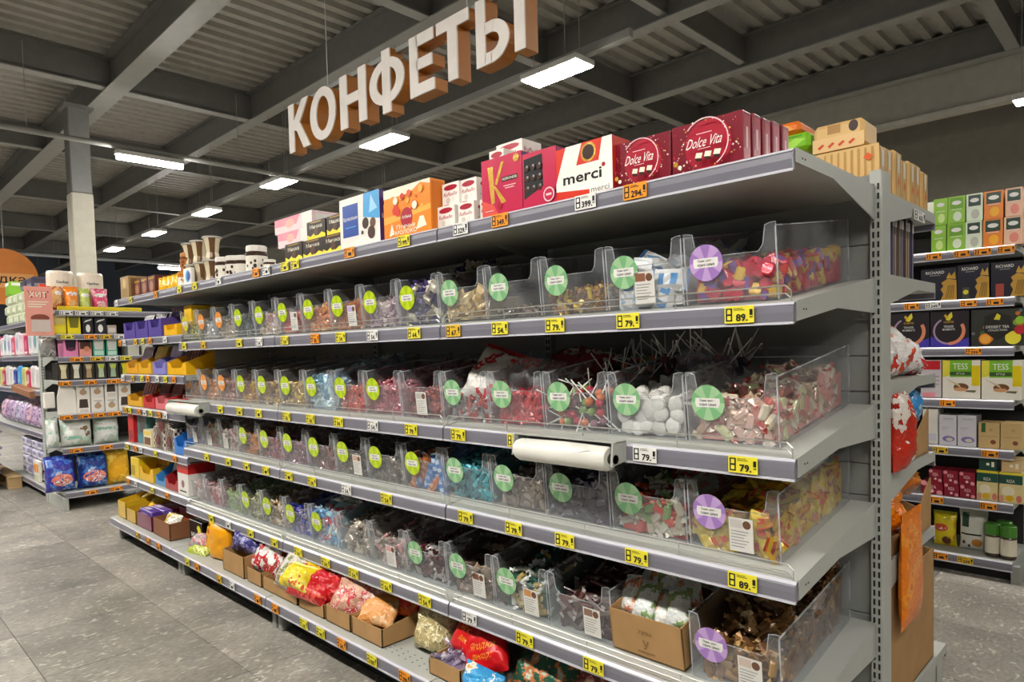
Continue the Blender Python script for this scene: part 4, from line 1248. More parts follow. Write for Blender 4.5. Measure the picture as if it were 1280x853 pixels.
# small white boxes, two columns of two and a taller column
RF = [('r', 0, 0, 1, 1, PALE), ('e', .5, .80, .40, .12, RED, 14), ('t', 'Raffaello', .5, .52, .16, RED, .8, .004, .2), ('e', .35, .25, .13, None, card('#d8cfc0'), 12), ('e', .66, .27, .12, None, OFFW, 12), ('r', .1, .06, .4, .09, RED)]
def raf(u0, v0, u1, v1):
    pass
cols_ = [((-1.312,1.843), (-1.215,1.828), 2, 0), ((-1.21,1.838), (-1.123,1.824), 2, .01), ((-1.118,1.837), (-1.043,1.824), 3, .03)]
for i, (a, b_, n_, dy) in enumerate(cols_):
    for j in range(n_):
        h = .083
        lb = 'small white sweet box with red oval, %s of the %s column' % (['lowest', 'second', 'topmost'][j if n_ == 3 or j == 0 else j], ['left', 'middle', 'tall right'][i])
        carton('sweet_box', lb, 'box', a[0] + .003 + .006 * j * (-1) ** i, b_[0] - .002 + .006 * j * (-1) ** i, -.56 + dy + .02 * j, -.47 + dy + .02 * j, ZT + j * (h + .001), ZT + j * (h + .001) + h, PALE, [('-y', RF), ('+x', [('e', .5, .75, .3, .12, RED, 12), ('r', .2, .3, .8, .34, card('#c9bfae'))])], 'small white sweet boxes')
carton('sweet_box', 'white sweet box lying on top of the tall column, lid side showing', 'box', cols_[2][0][0], cols_[2][0][0] + .125, -.44, -.34, ZT + .20, ZT + .285, PALE, [('-y', RF), ('+x', [('t', 'Raffaello', .5, .6, .2, RED, .8, .004)])], 'small white sweet boxes')
carton('sweet_box', 'white sweet box under the lying one at the back', 'box', cols_[2][0][0], cols_[2][0][0] + .125, -.44, -.34, ZT, ZT + .199, PALE, [('+x', RF)], 'small white sweet boxes')
# orange box
R = (-1.597,-1.309,1.774,1.958)
OP = [('r', 0, .82, 1, 1, CREAM), ('p', [(0, 0), (1, 0), (1, .9), (.8, .97), (.6, .84), (.4, .78), (.2, .84), (0, .72)], ORG), ('p', [(0, .30), (1, .42), (1, .52), (0, .44)], ORL), ('e', .50, .36, .13, None, RED, 18), ('t', 'Алёнка', .5, .38, .07, WHITE, .2, .01), ('t', 'Птичье', .48, .20, .09, CREAM, .4, .01), ('t', 'молоко', .48, .09, .09, CREAM, .46, .01), ('p', [(.12, .04), (.24, .08), (.18, .30)], CREAM), ('p', [(.70, .08), (.92, .12), (.86, .32), (.78, .32)], CREAM)]
rnd = random.Random(3)
for i in range(16):
    OP.append(('e', rnd.uniform(.05, .95), rnd.uniform(.48, .85), rnd.uniform(.02, .06), None, rnd.choice([gloss('#e8542a'), ORL, CREAM, gloss('#d8381e')]), 10))
box_at('chocolate_box', 'orange sweets box with a red round badge', 'box', R, -.57, .07, ORG, [('-y', OP), ('+x', [('r', .1, .05, .9, .95, gloss('#e07a14'))])])
# blue and white box
R = (-1.915,-1.626,1.772,1.975)
BP = [('r', 0, 0, 1, 1, OFFW), ('p', [(.60, .55), (1, .45), (1, 1), (.62, 1)], SKY), ('p', [(.75, .6), (.95, .66), (.8, .95)], gloss('#9fd2ef')), ('r', .08, .22, .48, .86, BLUE), ('t', 'Вдохновение', .28, .58, .09, WHITE, .36, .006), ('r', .14, .40, .42, .42, SKY), ('e', .66, .42, .08, None, CHOC, 12), ('e', .84, .40, .07, None, gloss('#6b4a35'), 12), ('e', .80, .22, .09, None, gloss('#4a2c20'), 12), ('e', .58, .25, .03, None, CHOC, 8)]
box_at('chocolate_box', 'white chocolate box with a blue panel and pralines', 'box', R, -.57, .07, OFFW, [('-y', BP), ('+x', [('r', 0, 0, 1, 1, PURP), ('t', 'Вдохновение', .5, .5, .10, WHITE, .7, .006)])])
# dark boxes with yellow flowers
DB = [('r', 0, 0, 1, 1, gloss('#2a1a14')), ('p', [(0, 0), (1, 0), (1, .22), (.8, .34), (.6, .18), (.4, .36), (.2, .2), (0, .34)], YEL), ('t', 'Мишка', .5, .70, .2, CREAM, .66, .006), ('e', .5, .42, .12, None, gloss('#5c3a24'), 10), ('r', .2, .9, .8, .94, GOLD)]
for i, (R, z0, lb) in enumerate([((-2.451,-2.29,1.782,1.867), None, 'dark box with yellow flowers standing alone by the pink boxes'), ((-2.281,-2.105,1.78,1.855), None, 'dark box with yellow flowers, lower left of the stack'), ((-2.104,-1.934,1.774,1.84), None, 'dark box with yellow flowers, lower right of the stack'),
                           ((-2.275,-2.113,1.858,1.93), 1, 'dark box with yellow flowers, upper left of the stack'), ((-2.099,-1.962,1.844,1.913), 1, 'dark box with yellow flowers, upper right of the stack')]):
    h = R[3] - R[2]
    za = ZT if z0 is None else ZT + .087
    carton('sweet_box', lb, 'box', R[0], R[1], -.565 + .02 * (z0 or 0), -.48, za, za + (.085 if i else .09), gloss('#2a1a14'), [('-y', DB), ('+x', [('r', .1, .1, .9, .4, YEL)])], 'dark flower boxes')
PB = [('r', 0, 0, 1, 1, card('#f0d4d4')), ('p', [(0, .5), (.6, .4), (.7, 1), (0, 1)], card('#e89aa8')), ('e', .42, .55, .12, .3, card('#f3b8a8'), 14), ('r', .75, 0, 1, 1, OFFW)]
for i, (R, za, h, lb) in enumerate([((-2.558,-2.444,1.773,1.861), 0, .088, 'small pink box at the foot of the pink stack'), ((-2.574,-2.27,1.853,1.929), .0885, .07, 'pink and white box in the middle of the pink stack'), ((-2.601,-2.236,1.929,1.996), .159, .07, 'pink and white box on top of the pink stack')]):
    carton('sweet_box', lb, 'box', R[0], R[1] + (.10 if i == 0 else 0), -.56 + .022 * (i > 0) + .095 * (i == 0), -.36, ZT + za, ZT + za + h, card('#f0d4d4'), [('-y', PB), ('+x', [('r', .1, .2, .9, .8, OFFW)])], 'pink boxes')
# jars and cups
def jar(x, y, z, r, h, label, lid='#ece6dc', bodyc='#e9e2d4', spots='#3a2418', grp='white spread jars'):
    o = thing('spread_jar', label, 'jar', (x, y, z), 0, grp)
    MB().lathe([(r * .9, 0), (r, .006), (r, h * .66), (r * .86, h * .76), (r * .86, h * .80)], gloss(bodyc), 20).build('glass_body', o, smooth=False)
    MB().lathe([(r * .93, h * .78), (r * .96, h * .80), (r * .96, h * .97), (r * .90, h)], gloss(lid), 20).build('lid', o)
    MB().lathe([(r * 1.004, h * .62), (r * 1.004, h * .70), (r * .9, h * .76), (r * .86, h * .79)], gloss(spots), 20).build('chocolate_band', o)
    mb = MB(); rn = random.Random(int(x * 977))
    for i in range(16):
        a = rn.uniform(0, 6.28); zz = rn.uniform(h * .15, h * .5); w = rn.uniform(.006, .012)
        n = 7
        vs = [((r + .0012) * math.cos(a + w / r * math.cos(6.28 * q / n)), (r + .0012) * math.sin(a + w / r * math.cos(6.28 * q / n)), 0) for q in range(n)]
        vs = [((r + .0012) * math.cos(a + w / r * .8 * math.cos(6.28 * q / n)), (r + .0012) * math.sin(a + w / r * .8 * math.cos(6.28 * q / n)), zz + w * math.sin(6.28 * q / n)) for q in range(n)]
        mb.add(vs, [tuple(range(n))], gloss(spots))
    mb.build('label_spots', o)['kind'] = 'stuff'
    return o
for (xa, z), r, y, lb in [((-3.265,1.851), .048, -.52, 'leftmost white spread jar with brown spots'), ((-3.182,1.861), .045, -.50, 'second white spread jar from the left'), ((-3.146,1.869), .045, -.47, 'third white spread jar from the left'), ((-3.218,1.886), .045, -.38, 'white spread jar standing behind the others'), ((-2.894,1.852), .056, -.50, 'largest white spread jar with brown spots'), ((-2.831,1.831), .034, -.46, 'small white jar beside the pink boxes')]:
    jar(xa, y, ZT, r, .125 if r < .05 and r > .04 else .145 if r > .05 else .07, lb)
def cup(x, y, z, r, h, label, stripe='#6b4a2c', grp='striped dessert cups'):
    o = thing('dessert_cup', label, 'cup', (x, y, z), 0, grp)
    n = 16
    a, b = gloss(stripe), gloss('#dccfae')
    prof = [(r * .72, 0), (r * .76, .01), (r * .66, h * .3), (r * .82, h * .75), (r * .98, h * .93)]
    mb = MB()
    for k in range(len(prof) - 1):
        for i in range(n):
            t0, t1 = 2 * math.pi * i / n, 2 * math.pi * (i + 1) / n
            (r0, z0), (r1, z1) = prof[k], prof[k + 1]
            mb.add([(r0 * math.cos(t0), r0 * math.sin(t0), z0), (r0 * math.cos(t1), r0 * math.sin(t1), z0), (r1 * math.cos(t1), r1 * math.sin(t1), z1), (r1 * math.cos(t0), r1 * math.sin(t0), z1)], [(0, 1, 2, 3)], a if (i // 2) % 2 else b)
    mb.build('striped_body', o)
    MB().lathe([(r * .98, h * .92), (r * 1.05, h * .93), (r * 1.05, h * .985), (r * .95, h)], gloss('#b9b5ac'), 20).build('lid', o)
for i, ((x, z), y, up) in enumerate([((-3.477,1.837), -.50, 0), ((-3.619,1.846), -.50, 0), ((-3.756,1.855), -.50, 0), ((-3.467,1.952), -.50, 1), ((-3.657,1.964), -.50, 1), ((-3.796,1.965), -.50, 1)]):
    xs = [-3.24, -3.38, -3.52, -3.22, -3.37, -3.51][i]
    cup(x, y, ZT + up * .136, .053, .135, '%s striped dessert cup of the %s' % (['right', 'middle', 'left'][i % 3], ['lower row beside the jars', 'upper row beside the jars'][up]))
jar((-3.834,1.841)[0], -.52, ZT, .05, .10, 'white tub with an orange lid under the orange jar', '#d98a3c', '#e9e4da', '#c8783a', 'orange lidded jars')
jar((-3.823,1.93)[0], -.50, ZT + .10, .055, .115, 'orange brown nut jar on top of the white tub', '#c98a52', '#b8743c', '#7a4a24', 'orange lidded jars')
cx_ = (-3.557,1.835)
o = tag(MB().cbox(-.06, -.012, 0, .06, .012, .10, OFFW, .004).build('sample_card', None, (-3.64, -.575, ZT)), 'rounded white and blue card box in front of the striped cups', 'box')
decals('front_print', o, (-.06, -.012, 0), (.12, 0, 0), (0, 0, .1), [('e', .6, .5, .3, None, SKY, 16), ('e', .72, .5, .22, None, BLUE, 16)])
# yellow packets, brown boxes at the far end
for i, (u, w) in enumerate([(-3.86, .05), (-3.93, .05), (-4.0, .05), (-4.08, .05), (-4.16, .05), (-4.24, .05)]):
    m = gloss('#f2b61e') if i > 0 else gloss('#e8762a')
    bag('snack_packet', ['orange snack packet nearest the white tub on the top shelf', 'yellow snack packet second along the top shelf row', 'yellow snack packet third along the top shelf row', 'yellow snack packet fourth along the top shelf row', 'yellow snack packet fifth along the top shelf row', 'yellow snack packet beside the brown boxes'][i], 'packet', (u, -.50, ZT), .11, .10, .05, m, (-.25, 0, 1.0), i, 'yellow snack packets', crimp=YELD, wrinkle=.5)
for i, (x0, x1, y0) in enumerate([(-4.48, -4.34, -.54), (-4.63, -4.49, -.54), (-4.78, -4.64, -.54)]):
    carton('praline_box', ['brown praline box nearest the yellow packets', 'middle brown praline box', 'brown praline box beside the tan carton'][i], 'box', x0, x1, y0, y0 + .16, ZT, ZT + .13, gloss('#5a2a20'), [('-y', [('e', .5, .45, .35, None, gloss('#8a4a34'), 16), ('e', .5, .45, .24, None, gloss('#b8846a'), 14), ('r', .1, .82, .9, .9, GOLD)]), ('+x', [('r', .1, .2, .9, .8, gloss('#7a3c2c'))])], 'brown praline boxes')
carton('carton', 'tan display carton at the far end of the top shelf', 'box', -4.98, -4.80, -.57, -.40, ZT, ZT + .165, card('#a8895c'), [('-y', [('r', .1, .1, .9, .46, card('#93743f')), ('e', .5, .7, .2, None, card('#c9ab78'), 14)]), ('+x', [('r', .1, .1, .9, .9, card('#7c5a34'))])])

# rear half of the top shelf: wafer packs
WAF = gloss('#e8bf7c'); WAFD = gloss('#c99a55')
def wafer_front():
    p = [('r', 0, 0, 1, 1, WAF)]
    for i in range(11):
        p.append(('r', .28 + i * .065, .05, .30 + i * .065, .95, WAFD))
    p += [('e', .13, .72, .12, .12, PURP, 14), ('t', 'Konti', .13, .72, .1, WHITE, .17, .008)]
    rn = random.Random(4)
    for i in range(7):
        u, v = rn.uniform(.3, .95), rn.uniform(.12, .9)
        p += [('p', [(u - .04, v), (u, v + .09), (u + .05, v + .02), (u + .02, v - .08)], gloss('#e8622a'))]
    return p
for i in range(7):
    y0 = .045 + i * .079
    o = carton('wafer_pack', ['front wafer pack with striped face at the shelf end', 'second upright wafer pack of the row', 'third upright wafer pack of the row', 'fourth upright wafer pack of the row', 'fifth upright wafer pack of the row', 'sixth upright wafer pack of the row', 'rearmost upright wafer pack of the row'][i], 'wafer pack', -.31, -.015 - .004 * (i % 2), y0, y0 + .074, ZT, ZT + .142 + .006 * (i % 3), WAF, ([('-y', wafer_front())] if i == 0 else []) + [('+x', [('r', .12, .1, .2, .95, WAFD), ('r', .7, .05, .78, .9, WAFD), ('p', [(.3, .35), (.5, .5), (.62, .38), (.45, .25)], gloss('#e8762a')), ('r', .3, .55, .6, .9, CREAM)])], 'upright wafer packs', b=.008)
for i, (R, y, body, pr, lb) in enumerate([
    ((-0.21,-0.06,1.92,2.004), .06, WAF, [('-y', [('r', 0, .0, 1, .5, gloss('#eec78a')), ('e', .80, .75, .09, .2, CHOC, 16), ('r', .3, .6, .55, .92, gloss('#b8894a'))] + [('p', [(.1 + .2 * q, .18), (.2 + .2 * q, .30), (.24 + .2 * q, .24), (.14 + .2 * q, .10)], gloss('#d8502a')) for q in range(4)])], 'beige wafer pack with orange leaves lying on the others'),
    ((-0.337,-0.22,1.944,2), .06, gloss('#7cc41f'), [('-y', [('p', [(.1, .2), (.6, .7), (.9, .6), (.5, .1)], gloss('#a8e04a')), ('r', .1, .75, .8, .85, gloss('#5aa016'))])], 'bright green wafer pack behind the red gift boxes'),
    ((-0.344,-0.256,2.006,2.047), .08, gloss('#ef7a1e'), [('-y', [('p', [(.1, .2), (.5, .8), (.8, .3)], gloss('#f7a04a'))])], 'orange wafer pack lying on the green one')]):
    z0 = R[2]; h = R[3] - R[2]
    carton('wafer_pack', lb, 'wafer pack', R[0], R[1], y, y + [.13, .16, .14][i], z0, z0 + h, body, pr, None, 0, .012)
RS = (-0.337,-0.22,1.944,2)
carton('wafer_pack', 'beige wafer pack supporting the green one', 'wafer pack', RS[0], -.335, .065, .2, ZT, RS[2] - .002, WAF, [('-y', [('r', .1, .2, .9, .5, gloss('#d8a862'))])], None, 0, .01)
bag('snack_packet', 'white film packet behind the orange wafer pack', 'packet', (-.80, .26, ZT), .2, .34, .07, bagmat('#e6e0da', '#d8a890', '#ece6e0'), (0, 0, 0), 3)

# ------------------------------------------------------------------ open cartons and bags on the base shelf and fifth shelf
def open_carton(name, label, x0, x1, y0, y1, z0, hf, hb, m=KRAFT, group=None, face='-y', th=.004, cut=False):
    """open-topped corrugated carton with a lower front"""
    o = thing(name, label, 'carton', ((x0 + x1) / 2, (y0 + y1) / 2, z0), 0 if face == '-y' else math.pi / 2, group)
    hx, hy = (x1 - x0) / 2, (y1 - y0) / 2
    if face == '+x':
        hx, hy = hy, hx
    if cut:
        MB().prism([(-hx, 0), (hx, 0), (hx, hb * 1.05), (hx * .75, hb * .85), (hx * .35, hf * 1.3), (0, hf), (-hx, hf * .7)], -hy, -hy + th, m, 'y').build('front_panel', o)
    else:
        MB().box(-hx, -hy, 0, hx, -hy + th, hf, m).build('front_panel', o)
    MB().box(-hx, hy - th, 0, hx, hy, hb, m).build('back_panel', o)
    for s in (-1, 1):
        mb = MB()
        xa, xb = (s * hx, s * (hx - th)) if s < 0 else (s * (hx - th), s * hx)
        mb.prism([(-hy, 0), (hy, 0), (hy, hb), (-hy * .2, hf + (hb - hf) * .35), (-hy, hf)], xa, xb, m, 'x')
        mb.build('side_panel', o)
    MB().box(-hx, -hy, 0, hx, hy, th, m).build('bottom', o)
    return o
# fifth shelf carton with white and green sachets
xa, xb = -.575, -.335
z5 = ZS[5] + .014
o = open_carton('carton', 'open brown carton of white and green sachets on the fifth shelf', xa, xb, -.545, -.09, z5 + .0, .125, .16)
o.rotation_euler = (math.atan(SL), 0, 0); o.location.z += .034
decals('print', o, (-.12, -.2285, 0), (.24, 0, 0), (0, 0, .125), [('t', 'у', .5, .32, .22, KRAFTD, .09, .01), ('t', '7896', .5, .62, .10, KRAFTD, .2, .0), ('r', .38, .12, .62, .16, KRAFTD)])
rnd = random.Random(8)
SACH = [bagmat('#e6e6e0', '#d98a6a', '#7a9a5a', 16), bagmat('#dfe2de', '#8aa86a', '#c8846a', 15), bagmat('#c9ccca', '#9ab08a', '#b4b8b4', 14)]
for i in range(16):
    u = (i % 5) / 4.0; r = i // 5
    x = xa + .03 + u * (xb - xa - .06) + rnd.uniform(-.012, .012)
    y = -.515 + r * .09 + rnd.uniform(-.012, .012)
    bag('sachet', 'white fruit print sachet, %s row of the carton, %s' % (['front', 'middle', 'rear', 'last'][r], ['far left', 'left', 'centre', 'right', 'far right'][i % 5]), 'sachet', (x, y, z5 + .098 + r * .03 + rnd.uniform(0, .012)), .072, .105, .034, SACH[i % 3 if r < 2 else 2], (-.62 + rnd.uniform(-.35, .3), rnd.uniform(-.25, .25), rnd.uniform(-.5, .5)), i, 'white sachets in the carton', crimp=SACH[i % 3], wrinkle=.6)

ZB = .1715
def box_x(u0, u1, v, y=-.63):
    return None
# near to far along the base shelf
def bags(lst):
    for i, (name, lb, x, y, z, w, h, t, cs, rot, seed) in enumerate(lst):
        bag(name, lb, 'bag', (x, y, z), w, h, t, bagmat(*cs), rot, seed, None, crimp=bagmat(*cs))
bags([
 ('candy_bag', 'dark brown candy bag at the near end of the base shelf', -.52, -.50, ZB + .02, .30, .24, .13, ('#4a2c20', '#a8683a', '#c4a070', 12), (-.7, .1, .2), 1),
 ('candy_bag', 'pink and brown candy bag below the fifth rail', -.68, -.52, ZB + .01, .26, .24, .12, ('#7a3c34', '#c8706a', '#d8b090', 14), (-.7, -.1, -.2), 2),
 ('candy_bag', 'dark green candy bag with orange flecks', -.87, -.54, ZB + .01, .28, .22, .13, ('#2e5a44', '#c87a4a', '#b8c8b0', 16), (-.75, .1, .15), 3),
 ('candy_bag', 'light blue candy bag at the front of the base shelf', -1.05, -.655, ZB, .17, .085, .06, ('#3a9ad0', '#e8e4d8', '#d8a84a', 10), (-.3, .1, .1), 4),
 ('candy_bag', 'upper dark red candy bag behind the front red ones', -1.0, -.40, ZB + .07, .26, .15, .10, ('#8a1a20', '#b02a2c', '#6a1418', 8), (-.6, .2, -.2), 5)])
for i, (p, rz, ry, lb) in enumerate([((-1.07, -.60, ZB + .045), .25, -.35, 'shiny red candy bag with orange lettering, lower front one'), ((-1.20, -.585, ZB + .06), .0, .25, 'shiny red candy bag with orange lettering, upper left one')]):
    o = bag('candy_bag', lb, 'bag', p, .19, .17, .06, gloss('#d0161c'), (-.5, ry, rz), 20 + i, 'shiny red bags', crimp=gloss('#e23a2a'), wrinkle=1.2, prints=None)
    conform(decals('label_print', o, (-.095, -.034, 0), (.19, 0, 0), (0, 0, .17), [('t', 'Ягодка', .5, .52, .18, ORG, .62, .01, .3), ('t', 'десерт', .52, .30, .14, ORG, .5, .01, .3)]), o.data)
# carton with lilac silver sweets
open_carton('carton', 'brown carton of lilac silver sweets below the red bags', -1.30, -1.13, -.67, -.45, ZB, .062, .08)
rnd = random.Random(5)
LIL = candy_mesh('twist', foil('#a89ab0'), foil('#dcd4e0'), 1.2); LIL2 = candy_mesh('twist', foil('#7c6e8a'), foil('#c8bccf'), 1.2)
for i in range(26):
    x = -1.28 + .13 * rnd.random(); y = -.65 + .17 * rnd.random()
    tag(link('candy', LIL if i % 2 else LIL2, None, (x, y, ZB + .055 + .025 * rnd.random()), (rnd.uniform(-.7, .7), rnd.uniform(-.7, .7), rnd.uniform(0, 6))), 'lilac silver twist sweet in the base shelf carton', 'candy', 'lilac silver sweets in the carton')
tag(MB().box(-1.29, -.66, ZB + .006, -1.14, -.46, ZB + .05, foil('#8a7e98')).build('candy_heap'), 'lilac silver sweets filling the base shelf carton', 'candy heap', None, 'stuff')
o = bag('candy_bag', 'clear bag of pale gold sweets leaning beside the carton', 'bag', (-1.42, -.56, ZB + .005), .19, .19, .13, bagmat('#b8a878', '#e3d8a8', '#7c7454', 26, .2), (-.35, .05, .2), 31)
# cartons with bags further along
def carton_with(label, x0, x1, hf, items, y0=-.665, y1=-.36, hb=None):
    open_carton('carton', label, x0, x1, y0, y1, ZB, hf * .86, hb or hf * 1.3)
    for k, (lb, dx, dy, dz, w, h, t, cs, rot) in enumerate(items):
        dz = min(dz + .015, .205 - h * 1.12 * math.cos(rot[0] * .8))
        bag('candy_bag', lb, 'bag', ((x0 + x1) / 2 + dx, (y0 + y1) / 2 + dy - .075, ZB + dz + .01), w * 1.12, h * 1.12, t * 1.25, bagmat(*cs), (rot[0] * .8, rot[1], rot[2]), int(abs(x0) * 100) + k, None, crimp=bagmat(*cs))
carton_with('brown carton holding an orange and a red packet', -1.815, -1.60, .085, [('orange yellow packet lying in the brown carton', -.02, -.03, .02, .15, .12, .04, ('#e8a05a', '#f0c08a', '#e8b81e', 7), (-1.0, .15, .5)), ('red packet at the back of the brown carton', .03, .08, .04, .14, .11, .04, ('#d8341e', '#e87a3a', '#c8202a', 9), (-.6, 0, .2))])
carton_with('narrow brown carton with pink and red net bags', -2.02, -1.83, .085, [('pink patterned candy bag bulging over the carton', .0, -.02, .04, .22, .21, .12, ('#d8a890', '#c83a44', '#ecd8cc', 18), (-.5, .25, .25)), ('white and red candy bag behind the pink one', .05, .07, .12, .18, .16, .10, ('#e8dcdc', '#d82a4a', '#f0ecec', 12), (-.4, .2, .1))])
carton_with('brown carton with yellow and red bags', -2.26, -2.04, .07, [('shiny red candy bag on the right of the yellow ones', .07, -.01, .07, .22, .20, .12, ('#c8181e', '#d83a3a', '#9c1016', 8), (-.6, .3, .3)), ('lower red candy bag hanging over the carton front', -.02, -.10, .035, .22, .14, .08, ('#d01c28', '#e85a4a', '#a81420', 8), (-.9, .1, .2)), ('yellow candy bag above the red one', -.05, -.02, .09, .20, .13, .10, ('#f0d018', '#e8a81e', '#f4e25a', 9), (-.8, -.1, .2)), ('lower yellow candy bag with a red dot', -.09, -.12, .075, .19, .10, .08, ('#f2d61c', '#f6e66a', '#d85a2a', 8), (-.9, 0, .1)), ('olive and yellow candy bag at the back', -.02, .10, .13, .2, .14, .09, ('#8a8a2a', '#e3d030', '#3a3a1a', 10), (-.5, 0, 0))])
carton_with('long brown carton with brown and white nut bags', -2.62, -2.28, .075, [('white and green candy bag hanging over the long carton', .10, -.07, .05, .22, .18, .10, ('#d6cfc4', '#7c8a4a', '#8a6a5a', 16), (-.7, .2, .2)), ('white labelled clear bag of mixed sweets', .12, .06, .12, .2, .16, .1, ('#e8e6e0', '#c4b8a8', '#6a5a4a', 10), (-.5, .1, .2)), ('dark brown candy bag in the long carton', -.02, .03, .11, .24, .2, .12, ('#5c463c', '#8c7464', '#3c2c26', 22), (-.6, .15, .1)), ('brown sweets bag behind the red one', .05, .10, .15, .2, .16, .1, ('#6a5448', '#a08878', '#463630', 22), (-.5, .1, .1))])
carton_with('short brown carton with a red and white bag', -2.80, -2.64, .085, [('red and white candy bag resting on the short carton', .02, -.02, .07, .24, .19, .12, ('#e2dcd6', '#c8242c', '#8a5a4a', 13), (-.7, .2, .2)), ('clear bag of green and white sweets behind', .0, .10, .12, .22, .17, .1, ('#c4c4a8', '#e8e8dc', '#8a9a5a', 18), (-.5, 0, .1))])
carton_with('taller brown carton with a violet blue bag', -3.10, -2.84, .13, [('violet blue candy bag poking out of the taller carton', .02, -.01, .08, .24, .14, .13, ('#3a3a7c', '#8a84b8', '#c8c4d8', 18), (-.9, .1, .2)), ('orange and white candy bag behind the taller carton', -.04, .12, .14, .22, .16, .12, ('#e8683a', '#ece0d4', '#e88a5a', 8), (-.4, .1, .2))])
bags([
 ('candy_bag', 'brown and cream candy bag spilling over the long carton', -2.50, -.60, ZB + .05, .20, .15, .10, ('#6a4c3c', '#b89a84', '#3c2a22', 20), (-.7, .1, .1), 111),
 ('candy_bag', 'brown sweets bag at the left of the long carton', -2.60, -.55, ZB + .07, .19, .15, .10, ('#7c6454', '#c4ac98', '#503c30', 22), (-.6, .0, -.1), 112),
 ('candy_bag', 'red flecked candy bag between the short and long cartons', -2.72, -.60, ZB + .07, .16, .13, .09, ('#b8343a', '#e6dcd4', '#7a4638', 18), (-.6, .1, .2), 113),
 ('candy_bag', 'pink net candy bag leaning on the packet carton', -1.86, -.60, ZB + .06, .17, .14, .09, ('#d89a8c', '#e8d4c8', '#c0404a', 22), (-.6, .2, .1), 114)])
# golden yellow shopping pouches
YP_ = gloss('#f0a414')
for i in range(4):
    bag('pouch', ['front golden yellow pouch standing on the base shelf', 'second golden yellow pouch', 'third golden yellow pouch', 'rear golden yellow pouch'][i], 'pouch', (-3.27 - .02 * i, -.60 + i * .075, ZB), .20, .20 + .012 * i, .07, YP_ if i % 2 == 0 else gloss('#f4b82a'), (.0, .0, .25 - .12 * i), 50 + i, 'golden yellow pouches', crimp=gloss('#f6cc3a'), wrinkle=.7)
bag('pouch', 'yellow topped pouch with red print beside the golden ones', 'pouch', (-3.44, -.56, ZB), .18, .17, .08, bagmat('#e8a81e', '#d8782a', '#a83a3a', 9), (-.1, 0, .3), 58)
bag('candy_bag', 'silver and pink candy bag at the front beside the pouches', 'bag', (-3.62, -.60, ZB), .20, .10, .09, bagmat('#b4b0ac', '#c8707a', '#e0dcd8', 16), (-.9, 0, .2), 61)
bag('candy_bag', 'lime green candy bag lying in front of the pouches', 'bag', (-3.50, -.66, ZB), .2, .06, .06, bagmat('#b8c83a', '#e0e68a', '#8a9a2a', 9), (-1.1, 0, .2), 62)
carton('snack_box', 'black snack box with a yellow fruit print', 'box', -3.86, -3.66, -.56, -.28, ZB, ZB + .135, gloss('#1c1a18'), [('-y', [('e', .75, .6, .16, None, YEL, 14), ('e', .6, .55, .08, None, gloss('#3a2a10'), 10), ('t', 'BAT', .3, .35, .2, WHITE, .3, .015)]), ('+x', [('e', .4, .6, .2, None, YEL, 12)]), ('+z', [('r', .05, .1, .95, .9, card('#d8cfc4')), ('r', .2, .3, .7, .6, card('#d8a8a0'))])])

# ------------------------------------------------------------------ furthest unit: bars and small packs
def tray(name, label, x0, x1, y0, y1, z, h, m, front=.55, group=None, rot=None):
    o = thing(name, label, 'display tray', ((x0 + x1) / 2, (y0 + y1) / 2, z), 0, group)
    hx, hy = (x1 - x0) / 2, (y1 - y0) / 2
    t = .0025
    hf = h * front
    MB().prism([(-hx, 0), (hx, 0), (hx, hf * 1.3), (hx * .7, hf * 1.2), (hx * .5, hf * .7), (-hx * .5, hf * .7), (-hx * .7, hf * 1.2), (-hx, hf * 1.3)], -hy, -hy + t, m, 'y').build('front_panel', o)
    for s in (-1, 1):
        MB().prism([(-hy, 0), (hy, 0), (hy, h), (-hy, hf * 1.3)], s * hx - t / 2, s * hx + t / 2, m, 'x').build('side_panel', o)
    MB().box(-hx, hy - t, 0, hx, hy, h, m).build('back_panel', o)
    MB().box(-hx, -hy, 0, hx, hy, t, m).build('bottom', o)
    return o
BARS = {}
def bar_row(label, group, x0, x1, y0, z, n, w, h, t, m, m2, lean=-.3, lay='x', name='chocolate_bar'):
    """upright bars one behind another (lay y) or side by side (lay x)"""
    key = (round(w, 3), round(h, 3), round(t, 3), m.name, m2.name)
    def mk():
        mb = MB().cbox(-w / 2, -t / 2, 0, w / 2, t / 2, h, m, .003)
        mb.box(-w * .42, -t / 2 - .0006, h * .15, w * .42, -t / 2 + .001, h * .6, m2)
        mb.box(-w / 2, -t * .2, h - .001, w / 2, t * .2, h + .008, m)
        return mb.mesh(name)
    me = cached(('bar',) + key, mk)
    for i in range(n):
        f = (i + .5) / n
        p = (x0 + (x1 - x0) * f, y0, z) if lay == 'x' else ((x0 + x1) / 2, y0 + i * (t + .004), z)
        tag(link(name, me, None, p, (lean, 0, 0)), label, 'bar', group)
X3 = -3.76
# second level (z 1.475): violet trays, yellow tray
for i in range(3):
    xa = -5.0 + i * .27
    tray('display_tray', 'violet carton tray of chocolate, %s of three on the second level' % ['left', 'middle', 'right'][i], xa + .01, xa + .26, -.56, -.34, 1.477, .15, gloss('#5a4a9c'), .62, 'violet trays')
    bar_row('violet chocolate bar in the %s violet tray' % ['left', 'middle', 'right'][i], 'violet bars tray %d' % i, xa + .03, xa + .24, -.46, 1.482, 5, .038, .17, .014, gloss('#4a3a8a'), gloss('#c8b8d8'))
carton('display_box', 'violet chocolate display box standing above the trays', 'box', -4.62, -4.22, -.34, -.22, 1.477, 1.70, gloss('#4b3b8c'), [('-y', [('t', 'MILKA', .5, .78, .2, WHITE, .6, .01), ('e', .75, .35, .12, None, gloss('#8a7cc0'), 12), ('e', .3, .4, .1, None, gloss('#d8a8c8'), 12)])])
